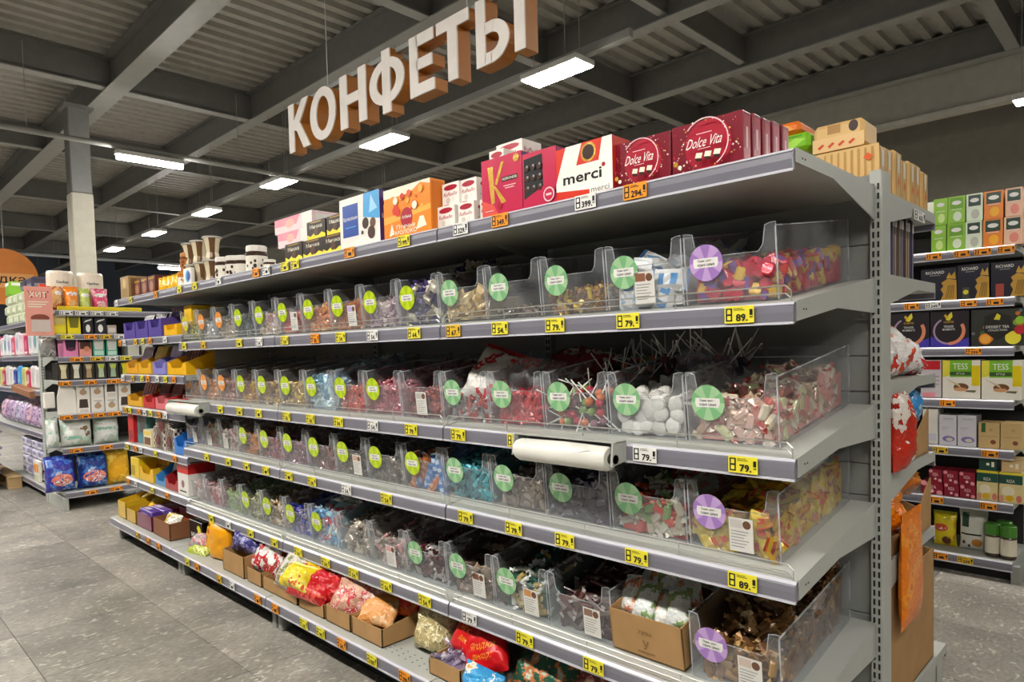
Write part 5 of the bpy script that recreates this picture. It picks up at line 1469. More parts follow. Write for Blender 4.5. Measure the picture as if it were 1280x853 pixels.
tray('display_tray', 'yellow carton tray beside the violet ones', -4.15, -3.92, -.56, -.36, 1.477, .10, gloss('#f0b81e'), .55)
bar_row('yellow wrapped bar in the yellow carton tray', 'yellow bars', -4.13, -3.94, -.46, 1.482, 4, .045, .16, .02, gloss('#f2c428'), gloss('#d8902a'))
carton('display_box', 'large yellow display box at the corner beside the candy bins', 'box', -3.90, -3.78, -.52, -.30, 1.477, 1.66, gloss('#f0c01e'), [('-y', [('r', .1, .1, .9, .3, gloss('#d8901e'))]), ('+x', [('p', [(.1, .1), (.9, .3), (.8, .9), (.2, .8)], gloss('#e3a81a'))])])
# third level (z 1.22)
for i, (xa, xb, c, bc, b2, lb) in enumerate([(-4.98, -4.72, '#e8a82a', '#3a2a66', '#8a7ac0', 'violet bars'), (-4.70, -4.44, '#e6b030', '#e6c23a', '#c8902a', 'yellow bars'), (-4.40, -4.16, '#8f8ad0', '#c8bce0', '#5a3a8a', 'lilac bars'), (-4.12, -3.80, '#f2b81c', '#6a3a2c', '#a86a5a', 'brown bars')]):
    tray('display_tray', 'carton tray of upright %s on the third level' % lb, xa, xb, -.56, -.38, 1.222, .15, gloss(c), .42, 'third level trays')
    bar_row('upright bar among the %s on the third level' % lb, lb + ' on the third level', xa + .02, xb - .02, -.48, 1.226, 6, .034, .19, .016, gloss(bc), gloss(b2))
# fourth level (z .983)
for i, (xa, xb, c, bc, b2, lb) in enumerate([(-4.98, -4.66, '#e0a82a', '#b06a5a', '#8a5a9a', 'caramel bars'), (-4.62, -4.40, '#c83a3c', '#7a3a38', '#c88a80', 'brown and red bars'), (-4.38, -4.16, '#e0787c', '#8a4a48', '#d8a8a0', 'rose bars'), (-4.14, -3.95, '#d8403c', '#5a2a28', '#c87870', 'dark red bars')]):
    tray('display_tray', 'carton tray of %s on the fourth level' % lb, xa, xb, -.56, -.38, .985, .12, gloss(c), .5, 'fourth level trays')
    bar_row('bar among the %s on the fourth level' % lb, lb + ' on the fourth level', xa + .02, xb - .02, -.48, .989, 5, .036, .16, .016, gloss(bc), gloss(b2))
for i in range(5):
    bag('snack_packet', 'blue snack packet stacked behind the far bag roll', 'packet', (-3.93 + .03 * i, -.42 + .02 * i, .985 + .1), .14, .12, .04, bagmat('#3a8ac8', '#c83a3a', '#e0e4e8', 9), (-.8, 0, .3 * i), i, 'blue packets on the fourth level', wrinkle=.5)
carton('display_box', 'blue backing box behind the blue snack packets', 'box', -4.0, -3.78, -.34, -.2, .985, 1.10, gloss('#3a6aa8'), [('-y', [('r', .1, .5, .9, .8, WHITE)])])
# fifth level (z .712)
carton('snack_box', 'tall red box at the left of the checkered packs', 'box', -5.0, -4.88, -.56, -.36, .714, .93, gloss('#c81e24'), [('-y', [('r', .2, .1, .8, .4, gloss('#8a1216'))])])
carton('snack_box', 'teal and grey box beside the tall red one', 'box', -4.86, -4.66, -.54, -.34, .714, .92, gloss('#4a7a80'), [('-y', [('r', .3, .4, .95, .95, gloss('#4a4640')), ('r', .05, .05, .4, .3, gloss('#3a9aa0'))])])
carton('snack_box', 'small brown and cream snack box on the fifth level', 'box', -4.63, -4.47, -.57, -.42, .714, .83, gloss('#e3d6b0'), [('-y', [('r', .1, .1, .9, .55, gloss('#6a3a24')), ('r', .1, .7, .9, .9, gloss('#e8c83a'))])])
CHK = []
for a in range(10):
    for b_ in range(7):
        if (a + b_) % 2:
            CHK.append(('r', a / 10, b_ / 7, (a + 1) / 10, (b_ + 1) / 7, gloss('#4a2e26')))
CHK.append(('e', .5, .42, .2, None, gloss('#6a2a2a'), 14))
for i, (xa, xb, z, h) in enumerate([(-4.44, -4.25, .714, .15), (-4.23, -4.05, .714, .15), (-4.40, -4.14, .866, .05)]):
    carton('wafer_box', ['left brown and white checkered wafer box', 'right brown and white checkered wafer box', 'flat checkered wafer box lying on the other two'][i], 'box', xa, xb, -.56, -.40, z, z + h, gloss('#e6dccf'), [('-y', CHK), ('+x', CHK[:35])], 'checkered wafer boxes')
tray('display_tray', 'bright blue plastic tray next to the lilac sachet bin', -4.0, -3.80, -.58, -.40, .714, .19, gloss('#2a7ad0'), .4)
bar_row('light blue bar in the bright blue tray', 'light blue bars', -3.98, -3.82, -.48, .718, 4, .036, .18, .016, gloss('#7ab0e0'), gloss('#e0ecf4'))
carton('snack_box', 'white and blue box behind the checkered wafers', 'box', -4.5, -4.2, -.37, -.25, .714, .92, gloss('#dfe4e8'), [('-y', [('r', .4, .5, .9, .95, gloss('#3a8ad0')), ('r', .1, .7, .35, .9, YEL)])])
# sixth level (z .452)
carton('snack_box', 'yellow box with a cut corner at the left of the sixth level', 'box', -4.98, -4.80, -.56, -.38, .454, .60, gloss('#e6c41e'), [('-y', [('r', .1, .1, .5, .6, gloss('#a88a14'))])])
tray('display_tray', 'yellow tray of bottles on the sixth level', -4.78, -4.5, -.56, -.38, .454, .13, gloss('#e8b81e'), .6)
bar_row('yellow brown bar in the sixth level tray', 'yellow brown bars', -4.76, -4.52, -.47, .458, 5, .04, .17, .02, gloss('#d89a24'), gloss('#7a4a1c'))
tray('display_tray', 'blue topped tray of white cones on the sixth level', -4.48, -4.28, -.55, -.36, .454, .18, gloss('#3a8ac8'), .25)
bar_row('white cone shaped bar in the blue tray', 'white cone bars', -4.46, -4.30, -.46, .458, 4, .036, .15, .02, gloss('#e4e2dc'), gloss('#b8b4ac'))
tray('display_tray', 'dark red tray of dolls shaped bars on the sixth level', -4.26, -4.02, -.56, -.38, .454, .17, gloss('#a8242a'), .35)
bar_row('dark red bar in the red tray on the sixth level', 'dark red tray bars', -4.24, -4.04, -.47, .458, 5, .038, .17, .018, gloss('#8a1c22'), gloss('#c88a80'))
carton('snack_box', 'white box with a red top beside the clear bins', 'box', -4.0, -3.82, -.57, -.40, .454, .66, gloss('#e6e2dc'), [('-y', [('r', 0, .68, 1, 1, gloss('#d8282a')), ('e', .5, .35, .14, None, gloss('#8a4a44'), 10), ('r', .2, .1, .8, .14, BLACK)]), ('+x', [('r', 0, .68, 1, 1, gloss('#d8282a'))])])
# base of the furthest unit
for i, (xa, xb, c, c2, lb, h) in enumerate([(-4.98, -4.80, '#d8b026', '#f0d050', 'yellow display carton at the far end of the base shelf', .16), (-4.78, -4.58, '#c8a024', '#f2cc3a', 'second yellow display carton with bags inside', .12)]):
    open_carton('carton', lb, xa, xb, -.66, -.25, ZB, h * .75, h * 1.3, gloss(c))
    bag('snack_packet', 'yellow snack packet in the %s yellow carton' % ['far', 'second'][i], 'packet', ((xa + xb) / 2, -.52, ZB + .05), .17, .13, .08, bagmat(c2, '#e08a2a', '#f6e27a', 9), (-.8, 0, .1), i, None, wrinkle=.7)
open_carton('carton', 'open carton of violet and red chocolate slabs', -4.55, -4.26, -.66, -.20, ZB, .10, .12, gloss('#7a2a4a'))
for i in range(6):
    carton('chocolate_slab', ['violet chocolate slab at the front of the carton', 'violet and white chocolate slab second in the carton', 'red chocolate slab third in the carton', 'violet chocolate slab fourth in the carton', 'dark red chocolate slab fifth in the carton', 'red chocolate slab at the back of the carton'][i], 'chocolate', -4.53, -4.28, -.645 + i * .07, -.585 + i * .07, ZB + .006, ZB + .125, gloss(['#5a3a9a', '#7a5ab0', '#c82a4a', '#5c3a98', '#9a1c30', '#c0243c'][i]), [('+z', [('r', .1, .2, .5, .8, gloss('#d8c8e0'))]), ('-y', [('r', .1, .2, .6, .8, gloss('#c8b0d8'))])], 'chocolate slabs in the carton')
open_carton('carton', 'brown open carton beside the black snack box', -4.22, -3.92, -.66, -.25, ZB, .11, .13, card('#8a5a3c'))
carton('snack_box', 'rust brown box lying in the brown carton', 'box', -4.20, -3.94, -.5, -.27, ZB + .006, ZB + .155, gloss('#a8502e'), [('+z', [('r', .1, .1, .9, .5, gloss('#c87a4a'))])])
bag('snack_packet', 'white and yellow packet at the front of the brown carton', 'packet', (-4.08, -.60, ZB + .01), .2, .13, .06, bagmat('#e0dccc', '#e0c83a', '#c88a4a', 9), (-.3, 0, .1), 7)
o = tag(MB().prism([(-.08, 0), (.08, 0), (.06, .15), (-.06, .19)], -.02, .02, gloss('#8a1a24'), 'y').build('red_packet', None, (-4.02, -.40, .335)), 'dark red packet hanging over the base cartons of the furthest unit', 'packet')

for zi, (z, xs) in enumerate([(1.475, (-4.95, -4.85, -4.6, -4.45, -4.3, -4.02)), (1.22, (-4.92, -4.7, -4.5, -4.38, -4.2, -4.05, -3.9)), (.983, (-4.9, -4.8, -4.6, -4.48, -4.36, -4.2, -4.08)), (.712, (-4.9, -4.72, -4.6, -4.3, -3.95)), (.452, (-4.92, -4.75, -4.4, -4.12)), (1.7682, (-4.92, -4.6, -4.1))]):
    for k, x in enumerate(xs):
        c = ['o', 'w', 'd', 'y', 'o', 'w', 'y'][(k + zi) % 7]
        cn, m = TAGW[c]
        price_tag(x, -.602 if zi < 5 else -.62, z - .024, .07, .04, m, '', '%s price tag, %s along the %s rail of the furthest unit' % (cn, ORDW[k], ['second', 'third', 'fourth', 'fifth', 'sixth', 'top'][zi]), 0, 0, 'furthest unit price tags')

# ------------------------------------------------------------------ rear side of the near unit
rnd = random.Random(11)
for i in range(11):
    m, m2 = gloss(['#6a5a4c', '#4a4660', '#5c4a40'][i % 3]), gloss(['#b4a08a', '#8a86a8', '#c8b49a'][i % 3])
    y = .085 + i * .037
    o = tag(MB().cbox(-.15, -.014, 0, .12, .014, .20 + .008 * (i % 3), m, .004).build('chocolate_bar', None, (-.15, y, 1.527), (0, 0, .05 * (-1) ** i)), '%s tall dark bar pack of the upright row behind the post' % ORDW[i], 'bar', 'dark bar packs behind the post')
    decals('side_print', o, (.12, -.014, 0), (0, .028, 0), (0, 0, .2), [('r', .15, .05, .45, .7, m2), ('r', .1, .82, .9, .96, gloss('#d8d4d0'))])
price_tag(.004, .40, 1.737, .13, .034, WHITE, '62.', 'white price strip reading 62 on the rear top shelf end', math.pi / 2, 0)
for i, (y, z, w, h, cs, ry, lb) in enumerate([(.16, 1.207, .20, .17, ('#e6e0dc', '#d8402e', '#f0ece8', 5), .1, 'white and red bag nearest the post on the rear third shelf'), (.33, 1.207, .2, .17, ('#ece6e0', '#e0502a', '#f2eeea', 4), -.1, 'red topped white bag in the middle of the rear third shelf'), (.50, 1.207, .18, .13, ('#eee8e6', '#d83a3a', '#e0d0cc', 7), .2, 'white crinkled bag at the aisle edge of the rear third shelf')]):
    bag('sweet_bag', lb, 'bag', (-.07, y, z), w, h, .13, bagmat(*cs), (-.1, ry, math.pi / 2), 70 + i)
open_carton('carton', 'brown carton with blue and red bags on the rear fourth shelf', -.30, -.015, .10, .60, .927, .06, .15, face='+x', cut=True)
for i, (y, z, w, h, cs, ry, lb) in enumerate([(.20, 1.00, .2, .17, ('#d83a22', '#e8e0d8', '#b8281a', 5), .2, 'red and white bag in the rear carton'), (.36, 1.02, .22, .18, ('#2f8ad0', '#8ac4ea', '#1e6ab0', 5), -.2, 'blue bag in the middle of the rear carton'), (.50, 1.03, .2, .15, ('#3a98dc', '#a8d4f0', '#2272b8', 6), .2, 'light blue bag at the edge of the rear carton')]):
    bag('sweet_bag', lb, 'bag', (-.07, y, z), w, h, .12, bagmat(*cs), (-.2, ry, math.pi / 2), 80 + i)
bag('sweet_bag', 'red bag drooping beside the post on the rear fourth shelf', 'bag', (.012, .15, .93), .15, .24, .07, bagmat('#c8321e', '#e8ddd2', '#a82416', 6), (0, .0, math.pi / 2), 87)
open_carton('carton', 'brown carton of orange bags on the rear fifth shelf', -.32, -.012, .08, .62, .657, .05, .17, face='+x', cut=True)
OG = bagmat('#f08010', '#f89a2a', '#e06a08', 7)
for i, (x, y, z, w, h, ry, rx, lb) in enumerate([(-.06, .24, .69, .26, .17, .15, -.35, 'orange bag nearest the post in the rear carton'), (-.10, .40, .73, .26, .15, -.1, -.5, 'orange bag in the middle of the rear carton'), (-.08, .53, .78, .2, .11, .2, -.5, 'shiny orange bag at the outer end of the rear carton')]):
    bag('sweet_bag', lb, 'bag', (x, y, z), w, h, .13, OG, (rx, ry, math.pi / 2), 90 + i, 'orange bags in the rear carton')
bag('sweet_bag', 'long orange bag hanging down over the carton side', 'bag', (.020, .235, .43), .22, .34, .04, OG, (0, 0, math.pi / 2), 97, None, crimp=OG, wrinkle=.25)
# tall shipping carton on the rear base
o = open_carton('carton', 'tall plain brown carton standing on the rear base shelf', -.45, -.012, .06, .66, .167, .40, .40)
0 and MB().prism([(-.28, .398), (.30, .398), (.305, .405), (-.28, .402)], -.2, .219, KRAFT, 'x').build('top_flap', o)

# ------------------------------------------------------------------ tea aisle behind
TU = thing('shelving_unit', 'tea shelving unit with grey rails across the rear aisle', 'shelving', (0.0, 2.74, 0))
TW = 1.9
RZ = [1.82, 1.545, 1.28, 0.99, 0.72, 0.43]
for z in RZ:
    shelf_parts(TU, TW, z, -.44, -.02)
shelf_parts(TU, TW, .115, -.46, -.02)
posts(TU, [0.02, -TW - .02], 2.05)
back_panels(TU, TW, [.1, .5, .9, 1.3, 1.7, 2.04], 0.0, mat('#2a2928', .7))
MB().cbox(-.012, -.47, 0, .03, .0, .10, GREYD, .004).build('foot', TU)
MB().box(-TW, -.40, 0, 0, -.38, .07, DARK).build('kick_plate', TU)
MB().prism([(-.35, 2.05), (.05, 2.05), (.05, 2.13), (-.05, 2.17), (-.35, 2.12)], -TW, -.0, OFFW, 'x').build('header_board', TU)
def tea(label, R, zi, body, prints, group=None, depth=.14, z0=None, name='tea_box', b=.002, y=2.315):
    zb = (RZ + [.115])[zi] + .0015 if z0 is None else z0
    h = R[3] - R[2]
    return carton(name, label, 'box', R[0] + .001, R[1] - .001, y, y + depth, zb, zb + h, body, prints, group, 0, b)
GRN = gloss('#8cc03a'); GRL = gloss('#c8e08a'); DGR = gloss('#1f3d2e'); MINT = gloss('#dce8cf')
def grt(main, dark, blob):
    return [('-y', [('r', 0, 0, 1, 1, main), ('r', .12, .55, .88, .95, dark), ('e', .5, .76, .28, .08, WHITE, 14), ('e', .55, .25, .25, .18, blob, 16), ('r', .2, .5, .8, .52, WHITE)])]
up = [('green', GRN, GRN, GRL, (-0.383,-0.313,1.99,2.16), (-0.395,-0.321,1.83,1.992)), ('lime', GRN, gloss('#6aa022'), MINT, (-0.313,-0.23,1.979,2.155), (-0.317,-0.229,1.824,1.983)), ('grey green', MINT, DGR, gloss('#b8bcae'), (-0.226,-0.149,2.005,2.157), (-0.23,-0.152,1.823,2.002)),
      ('orange', gloss('#e8842a'), DGR, gloss('#f4b01c'), (-0.145,-0.057,1.992,2.154), (-0.149,-0.059,1.821,1.992)), ('pink', gloss('#f0c0a0'), DGR, gloss('#e88a7a'), (-0.05,0.026,1.982,2.137), (-0.056,0.027,1.819,1.983))]
for nm, a, d, bl, Ru, Rl in up:
    h = .148
    for R, z0, w in ((Rl, None, 'lower'), (Ru, RZ[0] + .0015 + h + .002, 'upper')):
        R = (R[0], R[1], 0, h)
        tea('%s tea box of the %s row on the top tea shelf' % (nm, w), R, 0, a, grt(a, d, bl) + [('+x', [('r', .1, .1, .9, .9, ORL if nm == 'orange' else OFFW)])], 'tea boxes on the top tea shelf', z0=z0)
NAVY = gloss('#1c1c2c'); LION = gloss('#c99a3c')
def lion(off):
    p = [('r', 0, 0, 1, 1, NAVY), ('t', 'RICHARD', .40, .88, .09, WHITE, .52, .006), ('r', .25, .78, .55, .80, GREYD)]
    c = .72 + off
    p += [('p', [(c - .16, .55), (c + .02, .66), (c + .26, .60), (c + .27, .0), (c - .18, .0), (c - .10, .20), (c - .18, .34), (c - .10, .44)], LION), ('p', [(c - .02, .68), (c + .06, .86), (c + .12, .74), (c + .22, .88), (c + .24, .64)], GOLD)]
    for q in range(5):
        p.append(('p', [(c - .05 + q * .05, .05), (c - .03 + q * .05, .05), (c + .05 + q * .04, .45), (c + .03 + q * .04, .46)], gloss('#7a5a20')))
    return p
for i, (R, lb) in enumerate([((-0.447,-0.27,1.555,1.736), 'dark tea box with a golden lion, left of three'), ((-0.267,-0.119,1.543,1.732), 'dark tea box with a golden lion and small round seal'), ((-0.112,0.042,1.537,1.724), 'dark tea box with a golden lion and red square')]):
    p = lion([0.02, .02, .02][i])
    if i == 1:
        p += [('r', .16, .02, .38, .34, gloss('#4a4a3a')), ('e', .27, .2, .09, None, YEL, 12)]
    if i == 2:
        p += [('r', .14, .02, .38, .38, gloss('#a8483a'))]
    tea(lb, R, 1, NAVY, [('-y', p)], 'lion tea boxes')
def moon(txt):
    p = [('r', 0, 0, 1, 1, gloss('#2c2428')), ('p', [(0, 0), (1, 0), (1, .25), (.6, .12), (.4, .12), (0, .3)], gloss('#4a40b0')), ('ring', .48, .44, .36, .41, 120, 345, gloss('#b89ab8')), ('ring', .48, .44, .34, .43, 270, 390, gloss('#e8906a')), ('p', [(.40, .74), (.48, .88), (.56, .96), (.58, .82), (.50, .72)], YEL), ('p', [(.42, .76), (.36, .86), (.40, .90), (.48, .80)], YELD), ('t', 'CURTIS', .48, .68, .05, YELD, .26, .01), ('t', 'TENDER', .48, .56, .055, WHITE, .26, .008), ('t', 'MOMENTS', .48, .48, .055, WHITE, .32, .008)]
    return p
for i, (R, lb) in enumerate([((-0.607,-0.403,1.29,1.5), 'black and violet tea box with crescent ring, partly behind the post'), ((-0.399,-0.21,1.286,1.493), 'black and violet tea box with crescent ring, fully in view')]):
    tea(lb, R, 2, gloss('#2c2428'), [('-y', moon(i))], 'crescent tea boxes')
rn = random.Random(2)
DP = [('r', 0, 0, 1, 1, gloss('#3a3a34'))]
for i in range(26):
    u = rn.uniform(.02, .98); v = rn.uniform(.05, .98)
    if .3 < u < .75 and v > .25: continue
    DP.append(('e', u, v, rn.uniform(.03, .08), None, gloss(rn.choice(['#6a7a8a', '#4a6a3a', '#c8742a', '#8aa03a', '#7a7a84'])), 12))
DP += [('e', .28, .2, .13, None, ORG, 18), ('e', .28, .2, .10, None, ORL, 18), ('e', .80, .22, .15, None, YEL, 18), ('e', .92, .42, .10, None, gloss('#c82a3a'), 16), ('e', .93, .68, .09, None, gloss('#9acc3a'), 16), ('p', [(.26, .8), (.5, .92), (.76, .8), (.78, .4), (.5, .15), (.25, .4)], gloss('#2a2824')), ('p', [(.44, .72), (.50, .88), (.57, .82), (.55, .70)], YEL), ('t', 'DESSERT TEA', .51, .52, .07, WHITE, .44, .008), ('t', 'COLLECTION', .51, .43, .05, WHITE, .36, .004)]
tea('large black tea collection box with orange and lime fruits', (-0.202,0.036,1.282,1.484), 2, gloss('#3a3a34'), [('-y', DP)])
tea('red topped grey tea box half hidden by the rear shelf', (-0.448,-0.343,1.013,1.229), 3, gloss('#cfc4c8'), [('-y', [('r', .05, .75, .95, .98, gloss('#c8242c')), ('r', .1, .55, .9, .58, GREYD), ('r', .1, .45, .9, .47, GREYD), ('r', .1, .35, .9, .37, GREYD), ('r', .1, .02, .7, .14, gloss('#e8909a'))])])
TS = [('r', 0, 0, 1, 1, gloss('#ece6d8')), ('p', [(0, .55), (.2, .6), (.2, 1), (0, 1)], gloss('#e3d84a')), ('r', .20, .56, .78, 1, gloss('#7cb82a')), ('t', 'TESS', .48, .84, .16, WHITE, .40, .004), ('r', .20, .60, .76, .70, gloss('#3a5a2a')), ('t', 'STYLE', .48, .65, .05, WHITE, .22, .004), ('r', .78, .34, 1, .86, gloss('#e6cc14')), ('e', .50, .30, .20, .10, gloss('#7a5030'), 18), ('e', .48, .24, .18, .05, gloss('#d8a070'), 16), ('p', [(.10, .52), (.14, .48), (.5, .28), (.46, .36)], gloss('#d8c4a0')), ('p', [(.6, .18), (.86, .16), (.9, .22), (.66, .22)], gloss('#6a6a4a'))]
for i, (R, lb) in enumerate([((-0.339,-0.157,1.012,1.227), 'green and white tea box with a wooden scoop, left one'), ((-0.153,0.027,1.013,1.225), 'green and white tea box with a wooden scoop, right one')]):
    tea(lb, R, 3, gloss('#ece6d8'), [('-y', TS)], 'scoop tea boxes')
tea('plain white tea box behind the blue bags', (-0.439,-0.359,0.735,0.943), 4, OFFW, [('-y', [('r', .1, .1, .9, .3, gloss('#d8d4e0'))])])
LV = [('r', 0, 0, 1, 1, gloss('#e0dde4')), ('e', .55, .22, .36, .10, gloss('#8a7cb8'), 18), ('e', .6, .2, .2, .06, gloss('#d8d6c0'), 14), ('t', 'GREENFIELD', .55, .88, .05, GREYD, .6, .002), ('r', .15, .6, .6, .61, GREYD), ('r', .15, .55, .5, .56, GREYD)]
for i, (R, lb) in enumerate([((-0.355,-0.269,0.742,0.915), 'tall pale lavender tea box, left of the pair'), ((-0.265,-0.175,0.744,0.919), 'tall pale lavender tea box, right of the pair')]):
    tea(lb, R, 4, gloss('#e0dde4'), [('-y', LV)], 'lavender tea boxes')
BG = [('r', 0, 0, 1, 1, card('#d8b880')), ('r', .14, .62, .34, .98, gloss('#3a6a3a')), ('e', .7, .25, .13, None, card('#8a4a34'), 12), ('r', .1, .45, .9, .47, card('#b8945c')), ('e', .6, .72, .1, None, card('#c8a468'), 10)]
for i, (R, lb) in enumerate([((-0.167,-0.069,0.739,0.88), 'beige tea box with a green tab'), ((-0.066,0.029,0.743,0.886), 'beige tea box at the end of its shelf')]):
    tea(lb, R, 4, card('#d8b880'), [('-y', BG if i == 0 else BG[:1] + BG[2:])], 'beige tea boxes')
RC = [('r', 0, 0, 1, 1, gloss('#8e1c30')), ('e', .15, .85, .14, None, gloss('#e89aa0'), 10), ('e', .85, .15, .14, None, gloss('#e89aa0'), 10), ('t', 'RIZA', .5, .6, .24, PINKL, .4, .004), ('e', .5, .25, .1, None, PINKL, 10)]
for i, (R, up_, lb) in enumerate([((-0.448,-0.335,0.466,0.545), 0, 'red floral tea box, lower left of its stack'), ((-0.331,-0.257,0.474,0.547), 0, 'red floral tea box, lower middle of its stack'), ((-0.253,-0.178,0.475,0.552), 0, 'red floral tea box, lower right of its stack'), ((-0.407,-0.339,0.538,0.612), 1, 'red floral tea box, upper left of its stack'), ((-0.335,-0.261,0.542,0.62), 1, 'red floral tea box, upper middle of its stack'), ((-0.257,-0.181,0.542,0.619), 1, 'red floral tea box, upper right of its stack')]):
    tea(lb, (R[0], R[1], 0, .072), 5, gloss('#8e1c30'), [('-y', RC)], 'red floral tea boxes', z0=RZ[5] + .0015 + .0735 * up_)
GY = [('r', 0, 0, 1, 1, gloss('#e3cf94')), ('r', 0, .62, 1, .92, gloss('#1f5044')), ('r', 0, .92, 1, 1, gloss('#e0d23a')), ('t', 'RIZA', .5, .72, .10, CREAM, .34, .006), ('e', .4, .38, .28, .16, gloss('#f0e6c4'), 16), ('e', .45, .15, .18, .10, gloss('#e0b01e'), 14), ('e', .85, .15, .12, .12, gloss('#d8786a'), 12), ('e', .1, .12, .12, .12, gloss('#d89a7a'), 12)]
for i, (R, lb) in enumerate([((-0.174,-0.075,0.469,0.637), 'yellow and dark green tea box, left one'), ((-0.072,0.034,0.47,0.635), 'yellow and dark green tea box, right one')]):
    tea(lb, (R[0], R[1], 0, .165), 5, gloss('#e3cf94'), [('-y', GY)], 'yellow and green tea boxes')
    tea(['dark green tea box on top of the left yellow one', 'beige tea box on top of the right yellow one'][i], (R[0] + .01, R[1] - .005, 0, .07), 5, [gloss('#1f4a3e'), gloss('#d8b884')][i], [('-y', [('e', .5, .5, .1, None, CREAM, 10), ('r', .7, .3, .85, .7, CREAM)])], z0=RZ[5] + .168)
bag('coffee_pack', 'yellow soup pack with a red oval on the lowest tea shelf', 'pack', (-.345, 2.42, .117), .12, .19, .07, bagmat('#e8d01e', '#d8a81e', '#f0e04a', 5), (0, 0, 0), 1, None, crimp=gloss('#c8cc3a'), wrinkle=.4, prints=[('e', .35, .58, .32, .12, gloss('#d8501e'), 16), ('e', .35, .58, .26, .05, WHITE, 14), ('e', .6, .2, .2, .12, gloss('#6a3a20'), 14)])
bag('coffee_pack', 'white pouch with a green label on the lowest tea shelf', 'pack', (-.205, 2.42, .117), .14, .225, .08, gloss('#dcdcd0'), (0, 0, 0), 2, None, crimp=gloss('#c8c8bc'), wrinkle=.4, prints=[('r', .14, .60, .38, .95, gloss('#2a4a34')), ('e', .65, .22, .18, .1, gloss('#c8822a'), 14), ('r', .1, .40, .8, .44, BLACK), ('e', .2, .2, .06, .05, gloss('#4a3020'), 8), ('e', .38, .12, .05, .04, gloss('#4a3020'), 8)])
for i, (x, y, lb) in enumerate([(-.085, 2.36, 'green lidded coffee jar, left front'), (-.012, 2.345, 'green lidded coffee jar, right front'), (-.045, 2.44, 'green lidded coffee jar behind the front two')]):
    o = thing('coffee_jar', lb, 'jar', (x - .02, y, .117), 0, 'green lidded jars')
    MB().lathe([(.034, 0), (.037, .008), (.037, .115), (.033, .125)], gloss('#4a3a2c'), 18).build('glass_body', o)
    MB().lathe([(.0375, .02), (.0378, .022), (.0378, .108), (.0375, .11)], gloss('#e3dcc4'), 18).build('paper_label', o)
    MB().lathe([(.037, .122), (.039, .126), (.039, .18), (.035, .184)], gloss('#4a8a2c'), 18).build('lid', o)
for i, ((x, z), c, txt, row) in enumerate([((-0.373,1.809), 'o', '', 0), ((-0.239,1.802), 'o', '', 0), ((-0.143,1.799), 'o', '', 0), ((-0.04,1.8), 'o', '', 0), ((-0.486,1.531), 'o', '', 1), ((-0.377,1.524), 'w', '249.', 1), ((-0.208,1.527), 'o', '', 1), ((-0.088,1.527), 'o', '', 1), ((-0.185,1.257), 'o', '299.', 2), ((-0.306,0.984), 'o', '', 3), ((-0.341,0.727), 'd', '', 4), ((-0.107,0.719), 'o', '', 4), ((-0.364,0.453), 'o', '', 5), ((-0.113,0.437), 'o', '', 5), ((-0.336,0.077), 'o', '', 6), ((-0.216,0.074), 'd', '229.', 6)]):
    cn, m = TAGW[c]
    zz = (RZ + [.115])[row] - .024
    yy = 2.28 if row < 6 else 2.26
    price_tag(x, yy, zz, .075, .036, m, txt, '%s price tag%s on the %s tea shelf rail, %s' % (cn, ' reading ' + txt.strip('.') if txt else '', ['top', 'second', 'third', 'fourth', 'fifth', 'sixth', 'lowest'][row], ['first', 'second', 'third', 'fourth', 'left', 'middle', 'third', 'right', 'alone', 'alone', 'left', 'right', 'left', 'right', 'left', 'right'][i]), 0, 0, 'tea shelf price tags')

# ------------------------------------------------------------------ end unit facing the camera beyond the candy shelving
EU = thing('shelving_unit', 'end shelving unit of baby food beyond the candy gondola', 'shelving', (-6.99, .58, 0), math.pi / 2)
EW = 1.28
EZ = [1.775, 1.565, 1.365, 1.155, .855, .555]
for z in EZ:
    shelf_parts(EU, EW, z, -.60, -.03)
shelf_parts(EU, EW, .165, -.62, -.03)
posts(EU, [0.0, -EW])
back_panels(EU, EW, [.1, .6, 1.0, 1.4, 1.8], 0.0, mat('#4a4946', .6))
for x in (-.01, -EW + .01):
    MB().cbox(x - .02, -.61, 0, x + .02, -.03, .12, GREY, .004).build('foot', EU)
EX = -6.41
def eb(label, R, zi, body, prints, depth=.2, group=None, z0=None, name='food_box', cat='box', h=None):
    zb = (EZ + [.165])[zi] + .0015 if z0 is None else z0
    hh = h or (R[3] - R[2])
    return carton(name, label, cat, EX - depth, EX, R[0] + .002, R[1] - .002, zb, zb + hh, body, [('+x', prints)], group)
def ebag(label, R, zi, cs, group=None, z0=None, dx=0, seed=0, t=.1, crimp=True, prints=None):
    zb = (EZ + [.165])[zi] + .0015 if z0 is None else z0
    m = bagmat(*cs)
    return bag('snack_bag', label, 'bag', (EX - .08 - dx, (R[0] + R[1]) / 2, zb), (R[1] - R[0]), R[3] - R[2], t, m, (-.08, 0, math.pi / 2), seed, group, crimp=m if crimp else None, wrinkle=.6, prints=prints)
WP = lambda c: [('e', .5, .72, .38, .10, WHITE, 16), ('e', .5, .3, .3, .16, gloss(c), 14)]
ebag('red and brown snack pouch with stick cookies on the end unit', (-0.728,-0.615,1.754,1.957), 0, ('#e8b87a', '#c8502e', '#f0d8a8', 6), seed=1, prints=[('e', .7, .75, .26, .10, WHITE, 14)])
ebag('orange snack pouch on the top of the end unit', (-0.603,-0.492,1.757,1.963), 0, ('#f08a1c', '#f6b04a', '#e87a10', 5), seed=2, prints=WP('#f4c07a'))
ebag('green and white snack pouch on the top of the end unit', (-0.486,-0.398,1.759,1.953), 0, ('#b8c858', '#e8e4b0', '#8aa83a', 6), seed=3, prints=WP('#dbe08a'))
ebag('pink snack pouch on the top of the end unit', (-0.385,-0.255,1.761,1.958), 0, ('#d8446a', '#f0a8b8', '#e87a90', 6), seed=4, prints=WP('#f4c8d0'))
